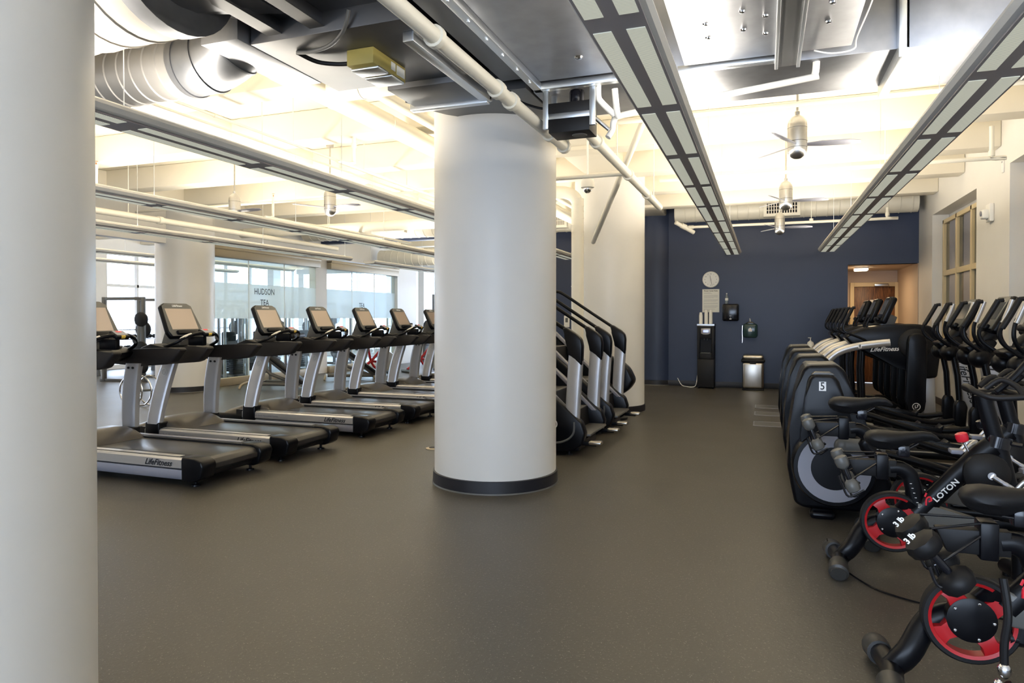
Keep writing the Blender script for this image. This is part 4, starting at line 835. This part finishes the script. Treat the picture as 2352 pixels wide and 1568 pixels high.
pl = MB().box(-.395, -.355, -.432, -.428, 1.015, 1.075).build('number_plate', TXT, fs); pl['label'] = 'small white number plate reading 8'
text('8', .06, TXB, pl, face_m(-.375, -.433, 1.045), 'numeral', sx=.85)
# ================================================================ SPIN BIKES (front towards +x)
BY = 4.35; BX = .70
def q(px, py):
    x, z = at(px, py, BY); return (x-BX, z)
def q3(px, py, y=0.0): x, z = q(px, py); return Vector((x, y, z))
def make_bike(name, label, loc, sd=(0, 0), bd=0.0, kind=0, seat_s=1.0):
    o = thing('spin_bike', label, 'exercise bike', loc, group='spin bikes at the right')
    def S(px, py, y=0.0): v = q3(px, py, y); return Vector((v.x+sd[0], y, v.z+sd[1]))
    def Bq(px, py, y=0.0): v = q3(px, py, y); return Vector((v.x+bd, y, v.z))
    # saddle
    rings = []
    prof = [(1986, 1002, 1008, .03), (1990, 994, 1016, .055), (2000, 988, 1024, .075), (2020, 986, 1031, .082), (2045, 989, 1034, .075), (2070, 991, 1030, .055), (2095, 991, 1020, .036), (2120, 990, 1014, .026), (2140, 993, 1012, .022), (2153, 1001, 1016, .018), (2160, 1009, 1014, .008)]
    for (px, pt, pb, w) in prof:
        a, b_ = S(px, pt), S(px, pb); zt, zb = a.z, b_.z; x = a.x; ring = []
        for j in range(20):
            an = 2*PI*j/20; ca, sa = math.cos(an), math.sin(an)
            ring.append((x, w*ca*(1.0 if sa > -.3 else .75), (zt+zb)/2+(zt-zb)/2*(sa if sa < 0 else sa**.6)))
        rings.append(ring)
    k = MB(); k.loft(rings); k.build('saddle', BLKM, o, 60)
    k = MB(); a = S(2076, 1036); k.box(a.x-.03, a.x+.03, -.03, .03, a.z-.03, a.z+.035, .008); k.tube([S(2045, 1032, .02), S(2075, 1034, .02), S(2110, 1018, .018)], .005, 8); k.tube([S(2045, 1032, -.02), S(2075, 1034, -.02), S(2110, 1018, -.018)], .005, 8); k.build('saddle_clamp', BLKG, o)
    # slider and bent seat post
    k = MB(); k.prism([tuple(S(*p).xz) for p in [(1948, 1052), (2060, 1056), (2060, 1095), (1966, 1089)]], -.028, .028, .006); k.build('seat_slider', BLKM, o)
    k = MB(); a = S(2012, 1040); b_ = S(2040, 1100); k.box(a.x, b_.x, -.045, .045, b_.z, a.z, .008); k.build('slider_clamp', BLK, o)
    k = MB(); k.tube([S(2045, 1076), S(2068, 1076), S(2088, 1088), (S(2096, 1105)), Bq(2106, 1150) if bd == 0 else (S(2104, 1135)), Bq(2130, 1230)], .043, 18, sx=.75); k.build('seat_post', BLK, o)
    k = MB()
    for i in range(9):
        p = S(2092, 1108).lerp(Bq(2122, 1195), i/8); k.box(p.x-.006, p.x+.004, -.0345, -.0325, p.z-.0015, p.z+.0015)
    k.build('height_scale', TXT, o)
    # weight rack with rods
    k = MB()
    for s in (-1, 1):
        k.tube([S(2012, 1042, s*.04), S(1935, 1045, s*.10)], .005, 8, smooth=False); k.tube([S(2012, 1062, s*.04), S(1963, 1086, s*.10), S(1940, 1100, s*.10)], .005, 8)
        k.tube([S(1925, 1055, s*.10+.03), S(1948, 1118, s*.10+.03), S(1962, 1134, s*.10+.03), S(1984, 1120, s*.10+.03)], .006, 8); k.tube([S(1930, 1098, s*.10-.03), S(1945, 1128, s*.10-.03), S(1980, 1114, s*.10-.03)], .006, 8)
    k.build('weight_rack', BLKG, o)
    # flywheel
    hb = Bq(2053, 1198); r = .168
    M = Matrix.Rotation(PI/2, 4, 'X')
    k = MB(); n = 48
    V = [[k.bm.verts.new((hb.x+qr*math.cos(2*PI*j/n), e, hb.z+qr*math.sin(2*PI*j/n))) for j in range(n)] for (qr, e) in ((r*.86, -.028), (r*.96, -.028), (r, -.02), (r, .02), (r*.96, .028), (r*.86, .028))]
    for i in range(6):
        for j in range(n): k.bm.faces.new([V[i][j], V[(i+1) % 6][j], V[(i+1) % 6][(j+1) % n], V[i][(j+1) % n]])
    fw = k.build('flywheel', BLKM, o)
    k = MB()
    V = [[k.bm.verts.new((hb.x+qr*math.cos(2*PI*j/n), e, hb.z+qr*math.sin(2*PI*j/n))) for j in range(n)] for (qr, e) in ((r*.80, -.025), (r*.872, -.030), (r*.872, .030), (r*.80, .025))]
    for i in range(4):
        for j in range(n): k.bm.faces.new([V[i][j], V[(i+1) % 4][j], V[(i+1) % 4][(j+1) % n], V[i][(j+1) % n]])
    for i in range(4):
        a = 2*PI*i/4+.6; T = Matrix.Translation((hb.x, 0, hb.z)) @ Matrix.Rotation(-a, 4, 'Y')
        k.prism([(r*.42, -r*.22), (r*.42, r*.22), (r*.62, r*.14), (r*.83, r*.26), (r*.83, -r*.26), (r*.62, -r*.14)], -.022, .022, .003, M=T)
    k.build('red_spokes', RED, fw)
    k = MB(); k.lathe([(r*.5, -.024), (r*.5, .024), (r*.4, .03), (.02, .032)], (hb.x, 0, hb.z), M, n=32)
    k.build('hub', BLK, fw)
    k = MB()
    for i in range(5):
        a = 2*PI*i/5; k.lathe([(.006, 0), (.006, .034), (.003, .036)], (hb.x+r*.42*math.cos(a), 0, hb.z+r*.42*math.sin(a)), M, n=8)
    k.build('hub_bolts', CHR, fw)
    # rear leg
    k = MB(); k.tube([Bq(2100, 1150, .0), Bq(2060, 1195, .055), Bq(1995, 1215, .05), Bq(1960, 1255, .0), Bq(1932, 1283, .0)], [.05, .05, .055, .05, .05, .046], 16, sx=.8); k.build('rear_leg', BLK, o)
    f = Bq(1932, 1290); 
    k = MB(); k.tube([(f.x-.02, -.15, .055), (f.x, 0, .06), (f.x-.02, .15, .055)], .042, 16); k.build('rear_crossbar', BLK, o)
    for s in (-1, 1):
        k = MB(); k.tube([(f.x-.02, s*.12, .058), (f.x-.025, s*.2, .05), (f.x-.03, s*.235, .04)], [.05, .052, .04], 18); ft = k.build('crossbar_end', DGRY, o)
        MB().cyl((f.x-.02, s*.19, 0), (f.x-.02, s*.19, .03), .014).build('levelling_foot', BLKM, ft)
    # front crossbar, lower frame
    k = MB(); k.prism([tuple(Bq(*p).xz) for p in [(2105, 1150), (2160, 1165), (2240, 1190), (2290, 1205), (2290, 1230), (2200, 1222), (2110, 1205)]], -.035, .035, .012, 3); k.build('chain_cover', GRY, o)
    k = MB(); k.tube([Bq(2110, 1225), Bq(2200, 1232), (1.12, 0, .14), (1.15, 0, .07)] if False else [Bq(2110, 1225), Bq(2230, 1238), Bq(2345, 1262)], .03, 12); k.build('lower_frame', BLK, o)
    e = Bq(2345, 1262); k = MB(); k.tube([(e.x, -.22, .05), (e.x+.02, 0, .06), (e.x, .22, .05)], .04, 14); k.cyl((e.x, 0, .05), (e.x, 0, max(.06, e.z)), .035); k.cyl((e.x, -.2, 0), (e.x, -.2, .03), .02); k.cyl((e.x, .2, 0), (e.x, .2, .03), .02); k.build('front_crossbar', BLK, o)
    # down tube
    k = MB(); k.tube([Bq(2108, 1182), Bq(2200, 1092), Bq(2262, 1040), Bq(2282, 1026)], [.052, .052, .06, .06], 20, smooth=False, sx=.75); dt = k.build('down_tube', BLK, o)
    a, b_ = Bq(2148, 1128), Bq(2182, 1098); ang = math.atan2(b_.z-a.z, b_.x-a.x); c = a.lerp(b_, .5)
    text('LOTON', .042, TXT, dt, face_m(c.x+.012, -.048, c.z-.022, ang), 'lettering', bold=.001, sx=1.1)
    e = Bq(2128, 1142); k = MB(); k.tube([(e.x-.006, -.047, e.z-.035), (e.x-.004, -.047, e.z+.0), (e.x+.012, -.047, e.z+.012), (e.x+.02, -.047, e.z-.004), (e.x+.006, -.047, e.z-.014)], .005, 6); k.cyl((e.x-.012, -.047, e.z+.012), (e.x-.004, -.047, e.z+.034), .005, n=6); k.build('red_mark', REDG, dt)
    k = MB(); c = Bq(2268, 1085); k.lathe([(.115, 0), (.11, .035), (.08, .062), (.02, .07)], (c.x-.01, -.02, c.z), M, n=32); k.lathe([(.115, 0), (.11, .035), (.08, .062), (.02, .07)], (c.x-.01, .02, c.z), Matrix.Rotation(-PI/2, 4, 'X'), n=32); k.build('crank_housing', BLKM, o)
    # pedals
    for s in (-1, 1):
        k = MB(); c2 = Vector((c.x, s*.10, c.z)); e2 = Vector((c.x+.09 if s < 0 else c.x-.09, s*.10, c.z-.06 if s < 0 else c.z+.08)); k.tube([c2, e2], .014, 10, smooth=False); k.cyl(c2, (c2.x, s*.06, c2.z), .02); k.build('crank_arm', CHR, o)
        k = MB(); k.box(e2.x-.05, e2.x+.05, min(s*.11, s*.19), max(s*.11, s*.19), e2.z-.012, e2.z+.012, .006); pd = k.build('pedal', GRY2, o)
        k = MB(); k.tube([(e2.x+.01, s*.115, e2.z), (e2.x+.05, s*.12, e2.z+.05), (e2.x+.08, s*.15, e2.z+.06), (e2.x+.05, s*.18, e2.z+.05), (e2.x+.01, s*.185, e2.z)], .010, 8); k.build('toe_cage', SILVR, pd)
    # brake knob
    k = MB(); a = Bq(2228, 1040); b_ = Bq(2214, 1014); k.cyl(a, b_, .007); k.build('brake_stem', CHR, o)
    k = MB(); kn = Bq(2211, 1004); prof = [(.012, -.03), (.028, -.022), (.032, 0), (.030, .02), (.016, .027)]; k.lathe(prof, tuple(kn), Matrix.Rotation(R(-15), 4, 'Y'), n=24); k.build('brake_knob', BLKG if kind == 1 else REDG, o)
    # handlebar post and handlebars
    k = MB(); k.tube([Bq(2318, 1110), Bq(2300, 1040), Bq(2282, 990), Bq(2258, 905)], .042, 18, smooth=False, sx=.8); k.build('handlebar_post', BLK, o)
    k = MB(); a = Bq(2295, 1015); k.lathe([(.06, -.03), (.06, .03)], tuple(a), Matrix.Rotation(R(12), 4, 'Y'), n=20); k.tube([(a.x, 0, a.z), (a.x+.1, -.03, a.z-.01)], .012, 8); k.build('post_collar', BLKG, o)
    h0 = Bq(2258, 898)
    k = MB(); z = h0.z
    k.tube([(h0.x+.14, -.16, z-.01), (h0.x+.02, -.15, z-.02), (h0.x-.05, -.11, z+.0), (h0.x-.07, -.05, z+.02), (h0.x-.07, .05, z+.02), (h0.x-.05, .11, z+0), (h0.x+.02, .15, z-.02), (h0.x+.14, .16, z-.01)], .016, 12)
    for s in (-1, 1): k.tube([(h0.x+.14, s*.16, z-.01), (h0.x+.12, s*.12, z+.04), (h0.x+.06, s*.08, z+.07), (h0.x+.0, s*.06, z+.02)], .015, 12)
    k.tube([(h0.x+.14, -.16, z-.01), (h0.x+.16, 0, z-.01), (h0.x+.14, .16, z-.01)], .016, 12)
    k.build('handlebar', ARM, o)
    k = MB(); k.tube([(h0.x+.06, 0, z), (h0.x+.14, 0, z+.08), (h0.x+.2, 0, z+.16)], .018, 10)
    k.build('screen_arm', BLK, o)
    k = MB(); T = Matrix.Translation((h0.x+.22, 0, z+.2)) @ Matrix.Rotation(R(15), 4, 'Y'); k.box(-.012, .012, -.27, .27, -.15, .17, .01, M=T); sn = k.build('touch_screen', BLKG, o)
    if kind < 3: bpy.data.objects.remove(sn)
    return o, S
def dumbbell(label, p, q_, r, parent=None, m=GRY):
    o = thing('dumbbell', label, 'dumbbell', tuple(p), group='dumbbells racked behind the bike saddles')
    p = Vector(p); d = Vector(q_)-p; rot = d.to_track_quat('Z', 'Y').to_matrix().to_4x4(); L = d.length
    k = MB(); k.lathe([(r*.5, -.02), (r*.9, -.012), (r, .01), (r*.92, .038), (r*.5, .055)], M=rot, n=8); k.build('head', m, o, 50)
    k = MB(); k.lathe([(r*.5, L-.055), (r*.92, L-.038), (r, L-.01), (r*.9, L+.012), (r*.5, L+.02)], M=rot, n=8); k.build('head', m, o, 50)
    k = MB(); k.lathe([(.014, .05), (.016, L*.5), (.014, L-.05)], M=rot, n=16); k.build('grip', BLKG, o)
    return o
# nearest, middle, farthest bikes
specs = [((BX, BY, 0), (0, 0), 0.0, 0, 'middle spin bike, red knob and white lettering on its down tube'),
         ((BX, 4.93, 0), (-.14, .12), .24, 1, 'farthest spin bike, saddle in front of the housing marked 5'),
         ((BX, 3.05, 0), (.17, 0.0), .06, 2, 'nearest spin bike, big red flywheel at the bottom right corner')]
BIKES = []
for loc, sd, bd, kd, lb in specs:
    o, S = make_bike('spin_bike', lb, loc, sd, bd, kd)
    L = Vector(loc); BIKES.append(o)
    names = {0: ['near dumbbell on the middle bike, red flywheel just below it', 'far dumbbell on the middle bike rack'], 1: ['near dumbbell behind the farthest bike saddle', 'far dumbbell behind the farthest bike saddle'], 2: ['near dumbbell on the nearest bike, at the lower right', 'far dumbbell on the nearest bike, white lettering on its head']}[kd]
    for i, yy in enumerate((-.11, .11)):
        if kd < 2: dumbbell(names[i], L+S(1928, 1046, yy), L+S(1957, 1112, yy), .038, m=GRY)
        else: 
            dd = dumbbell(names[i], L+S(1918, 1062, yy-.02), L+S(1975, 1125, yy), .066, m=BLKM)
            h = S(1918, 1062, yy-.02)
            text('3 lb', .03, TXT, dd, Matrix.Translation((-.045, -.045, .022)) @ Matrix.Rotation(R(65), 4, 'X') @ Matrix.Rotation(R(50), 4, 'Z'), 'lettering', bold=.001)
MB().tube([(-.34, .20, .10), (-.30, .01, .03), (-.20, -.20, .008), (-.08, -.35, .008), (.15, -.45, .008), (.5, -.5, .008), (1.2, -.55, .008)], .005, 6).build('power_cord', BLK, BIKES[0])
o = thing('cable_lock', 'black strap with chrome clips hanging from the nearest bike', 'strap', (.80, 2.88, .10))
MB().tube([(-.0, 0, .42), (.01, -.02, .3), (0, -.02, .2), (.0, -.02, .12)], .014, 10).build('strap', BLKM, o)
k = MB(); k.ell((0, -.02, .10), (.022, .022, .03)); k.ell((-.02, -.03, .05), (.016, .016, .022)); k.build('clip', CHR, o); k = MB(); k.tube([(-.02, -.03, .05), (-.05, -.03, -.03), (-.06, -.02, -.095)], .012, 8); k.tube([(.01, -.02, .06), (.05, -.03, -.02), (.08, -.02, -.095)], .012, 8); k.build('strap_tail', BLKM, o)
# ================================================================ MACHINES BEYOND THE TREADMILLS
def plate(k, c, r, t, ax='y'):
    c = Vector(c); d = Vector((0, 1, 0)) if ax == 'y' else Vector((1, 0, 0))
    k.tube([c-d*t/2, c-d*t*.35, c+d*t*.35, c+d*t/2], [r*.9, r, r, r*.9], 24, smooth=False)
def bench(label, loc, rz):
    o = thing('workout_bench', label, 'bench', loc, rz, group='workout benches')
    k = MB(); k.box(-.14, .14, -.14, .14, 0, .07, .02, M=Matrix.Translation((0, 0, .55)) @ Matrix.Rotation(R(0), 4, 'Y')); 
    k = MB(); M = Matrix.Translation((.15, 0, .42)) @ Matrix.Rotation(R(38), 4, 'Y'); k.box(-.5, .55, -.14, .14, 0, .07, .025, 3, M=M); k.build('back_pad', BLKM, o)
    k = MB(); k.box(-.5, .5, -.03, .03, -.07, 0, .006, M=M); k.tube([(-.35, 0, .55), (-.1, 0, .3), (.45, 0, .08)], .035, 10, smooth=False); k.tube([(-.55, 0, .1), (.5, 0, .08)], .035, 10, smooth=False); k.build('frame', GRY, o)
    k = MB(); k.tube([(-.62, -.28, .02), (-.6, -.22, .09), (-.58, 0, .12), (-.6, .22, .09), (-.62, .28, .02)], .025, 10); k.tube([(.5, -.25, .03), (.5, 0, .07), (.5, .25, .03)], .025, 10); k.build('feet', BRZ, o)
    k = MB(); k.cyl((-.42, -.24, .93), (-.42, -.04, .93), .065); k.cyl((-.42, .04, .93), (-.42, .24, .93), .065); k.build('roller_pad', BLKM, o); k = MB(); k.tube([(-.1, 0, .3), (-.3, 0, .6), (-.42, 0, .93)], .025, 10); k.build('roller_stem', GRY, o)
    return o
bench('decline bench with black roller pads behind the third treadmill', (-9.3, 11.3, 0), R(20))
bench('decline bench partly hidden behind the fourth treadmill', (-9.0, 13.6, 0), R(35))
def rack(label, loc, rz, h=1.9, red=False):
    o = thing('power_rack', label, 'rack', loc, rz, group='weight racks beyond the glass')
    k = MB()
    for (x, y) in ((-.5, -.55), (.5, -.55), (-.5, .55), (.5, .55)): k.box(x-.035, x+.035, y-.035, y+.035, 0, h, .006)
    for y in (-.55, .55): k.box(-.6, .6, y-.03, y+.03, 0, .06, .006); k.box(-.5, .5, y-.03, y+.03, h-.07, h, .006)
    k.build('frame', GRY, o)
    k = MB(); k.cyl((-.55, -.9, 1.15), (-.55, .9, 1.15), .014); k.cyl((.0, -.9, .55), (0, .9, .55), .014); b_ = k.build('barbell', CHR, o)
    for y in (-.76, .76): k = MB(); plate(k, (-.55, y, 1.15), .2, .06); k.build('weight_plate', BLKM, b_)
    for z in (.35, .75, 1.4):
        for y in (-.62, .62): k = MB(); plate(k, (.5, y, z), .16, .06); k.build('stored_plate', BLKM, o)
    return o
rack('dark power rack with barbell behind the frosted glass, left end', (-13.6, 11.9, 0), R(10))
rack('dark power rack with barbell behind the frosted glass, right end', (-13.6, 15.0, 0), R(10))
rack('dark power rack beyond the second glass wall', (-13.0, 17.4, 0), R(5))
rack('dark power rack seen past the end of the glass wall', (-9.6, 20.6, 0), R(80), 2.2)
def cable(label, loc, rz):
    o = thing('cable_machine', label, 'cable machine', loc, rz, group='cable machines beyond the treadmills')
    k = MB(); k.box(-.05, .05, -.28, -.22, 0, 1.75, .01); k.box(-.05, .05, .22, .28, 0, 1.75, .01); k.box(-.06, .06, -.28, .28, 1.68, 1.76, .01); k.box(-.35, .4, -.3, .3, 0, .06, .01); k.build('frame', GRY2, o)
    k = MB()
    for i in range(14): k.box(-.04, .04, -.16, .16, .1+i*.045, .138+i*.045, .003)
    k.build('weight_stack', BLKM, o); k = MB(); k.lathe([(.09, -.02), (.1, 0), (.09, .02)], (0.0, -.25, 1.78), YROT, n=24); k.build('pulley', SILV, o); k = MB(); k.cyl((.12, -.25, .1), (.12, -.25, 1.72), .012); k.cyl((.12, .0, .1), (.12, 0, 1.72), .006); k.build('guide_rod', CHR, o)
    k = MB(); k.box(.3, .62, -.14, .14, .42, .49, .02); k.cyl((.45, 0, .05), (.45, 0, .42), .03); k.build('seat', BLKM, o)
    return o
cable('grey cable machine with round pulley left of the round column at the glass', (-12.3, 9.0, 0), R(0))
cable('grey cable machine in the next room at the far left', (-14.2, 7.6, 0), R(40))
cable('grey cable machine behind the glass past the wall pier', (-12.0, 16.6, 0), R(20))
cable('grey cable machine just beyond the HUDSON lettering', (-12.6, 13.6, 0), R(-30))
cable('grey cable machine at the far end of the second glass wall', (-12.2, 18.2, 0), R(10))
def arch_machine(label, loc, rz):
    o = thing('weight_machine', label, 'weight machine', loc, rz, group='arched weight machines beyond the glass')
    for s in (-1, 1):
        k = MB(); k.tube([(0, s*.3, 0), (0, s*.3, 1.4), (0, s*.22, 1.6), (0, 0, 1.66)], .035, 10); k.build('arch_frame', SILV, o)
    k = MB()
    for i in range(12): k.box(-.08, .08, -.14, .14, .1+i*.05, .145+i*.05, .004)
    k.build('weight_stack', BLKM, o); k = MB(); k.box(.3, .7, -.2, .2, .42, .5, .03); k.box(.2, .3, -.18, .18, .55, 1.1, .03); k.build('cushion', BLKM, o); k = MB(); k.box(0, .9, -.05, .05, 0, .07, .01); k.cyl((.5, 0, .05), (.5, 0, .42), .035); k.build('base', GRY, o)
    return o
arch_machine('silver arched weight machine behind the frosted glass', (-12.2, 14.0, 0), R(-10))
arch_machine('silver arched weight machine right behind the round column, beyond the glass', (-11.75, 12.9, 0), R(170))
arch_machine('silver arched weight machine beyond the second glass wall', (-11.9, 15.4, 0), R(-10))
def redbike(label, loc, rz):
    o = thing('studio_bike', label, 'exercise bike', loc, rz, group='red studio bikes')
    k = MB(); k.tube([(-.5, 0, .08), (-.1, 0, .35), (.3, 0, .75)], .035, 10); k.tube([(-.2, 0, .9), (-.1, 0, .35), (.1, 0, .1)], .03, 10); k.tube([(.25, 0, .3), (-.1, 0, .35)], .03, 10, smooth=False); k.build('frame', RED, o)
    k = MB(); k.lathe([(.24, -.02), (.25, 0), (.24, .02)], (.35, 0, .33), YROT, n=30); k.build('flywheel', STEEL, o)
    k = MB(); k.box(-.33, -.07, -.08, .08, .9, .95, .02); k.build('saddle', BLKM, o); k = MB(); k.tube([(.3, -.2, 1.0), (.4, -.15, 1.02), (.3, 0, .98), (.4, .15, 1.02), (.3, .2, 1.0)], .018, 10); k.cyl((.3, 0, .7), (.3, 0, .98), .025); k.build('handlebar', BLKM, o)
    k = MB(); k.cyl((-.5, -.25, .04), (-.5, .25, .04), .04); k.cyl((.5, -.25, .04), (.5, .25, .04), .04); k.tube([(.5, 0, .05), (.35, 0, .33)], .02, 8, smooth=False); k.build('feet', GRY, o)
    return o
redbike('red studio bike between the fourth treadmill and the glass', (-9.2, 14.9, 0), R(60)); redbike('red studio bike behind the fifth treadmill', (-8.5, 16.2, 0), R(60))
def dbrack(label, loc, rz):
    o = thing('dumbbell_rack', label, 'dumbbell rack', loc, rz)
    for y in (-1.0, 1.0): k = MB(); k.prism([(-.25, 0), (.3, 0), (.1, .95), (-.1, .95)], y-.03, y+.03, .005); k.build('side_frame', GRY, o)
    k = MB()
    for (x, z) in ((.12, .3), (.04, .6), (-.04, .88)): k.box(x-.12, x+.14, -1, 1, z-.02, z, .004)
    k.build('shelf', SILV, o); k = MB()
    for (x, z) in ((.12, .36), (.04, .66), (-.04, .94)):
        for i in range(8):
            y = -.85+i*.24; k.cyl((x-.13, y, z), (x-.05, y, z), .055, n=6); k.cyl((x+.05, y, z), (x+.13, y, z), .055, n=6); k.cyl((x-.06, y, z), (x+.06, y, z), .015, n=8)
    k.build('dumbbells', BLKM, o)['kind'] = 'stuff'
    return o
dbrack('long silver dumbbell rack behind the farthest treadmills', (-8.9, 18.9, 0), R(80))
dbrack('silver dumbbell rack in the next room under the windows', (-15.6, 13.2, 0), R(0))
o = thing('preacher_bench', 'small bench with black arm pads between the column and the glass wall', 'bench', (-9.9, 12.3, 0), R(15))
k = MB(); k.box(-.16, .16, -.32, .32, 1.02, 1.14, .05, 3, M=Matrix.Rotation(R(12), 4, 'Y')); k.build('arm_pad', BLKM, o); k = MB(); k.tube([(.1, 0, 1.02), (.15, 0, .6), (.3, 0, .06)], .035, 10); k.box(-.4, .5, -.04, .04, 0, .07, .01); k.box(-.45, -.38, -.3, .3, 0, .06, .01); k.cyl((-.3, 0, .05), (-.3, 0, .5), .03); k.build('frame', GRY, o); MB().box(-.45, -.12, -.16, .16, .5, .57, .025).build('seat', BLKM, o)
o = thing('exit_sign', 'red exit sign in the distance right of the glass walls', 'sign', (-9.9, 20.5, 2.62)); MB().box(-.3, .3, -.03, .03, -.13, .13, .01).build('case', PVC, o)
text('EXIT', .24, EXITM, o, face_m(0, -.033, 0), 'lettering', bold=.006); MB().cyl((0, 0, .13), (0, 0, ZC-2.62), .01).build('stem', PVC, o)
o = thing('wheel_rings', 'pair of chrome wheels of a machine on the floor at the far left', 'wheels', (-9.6, 8.2, 0))
for i in range(3):
    k = MB(); n = 24; k.tube([(.06*i*1.5+.24*math.cos(2*PI*j/n), i*.10, .255+.24*math.sin(2*PI*j/n)) for j in range(n+1)], .014, 8, smooth=False); k.build('wheel', CHR, o)
MB().cyl((0, -.04, .255), (.18, .26, .255), .02).build('axle', GRY, o)
o = thing('rules_board', 'grey printed board on the pale wall of the next room, far left', 'sign', (-14.8, 9.19, 1.7)); MB().box(-.18, .18, -.01, 0, -.3, .3, .002).build('board', PAPER, o)
k = MB()
for i in range(11): k.box(-.14, .14, -.012, -.0105, .22-i*.045, .232-i*.045)
k.build('printed_lines', GRY, o)
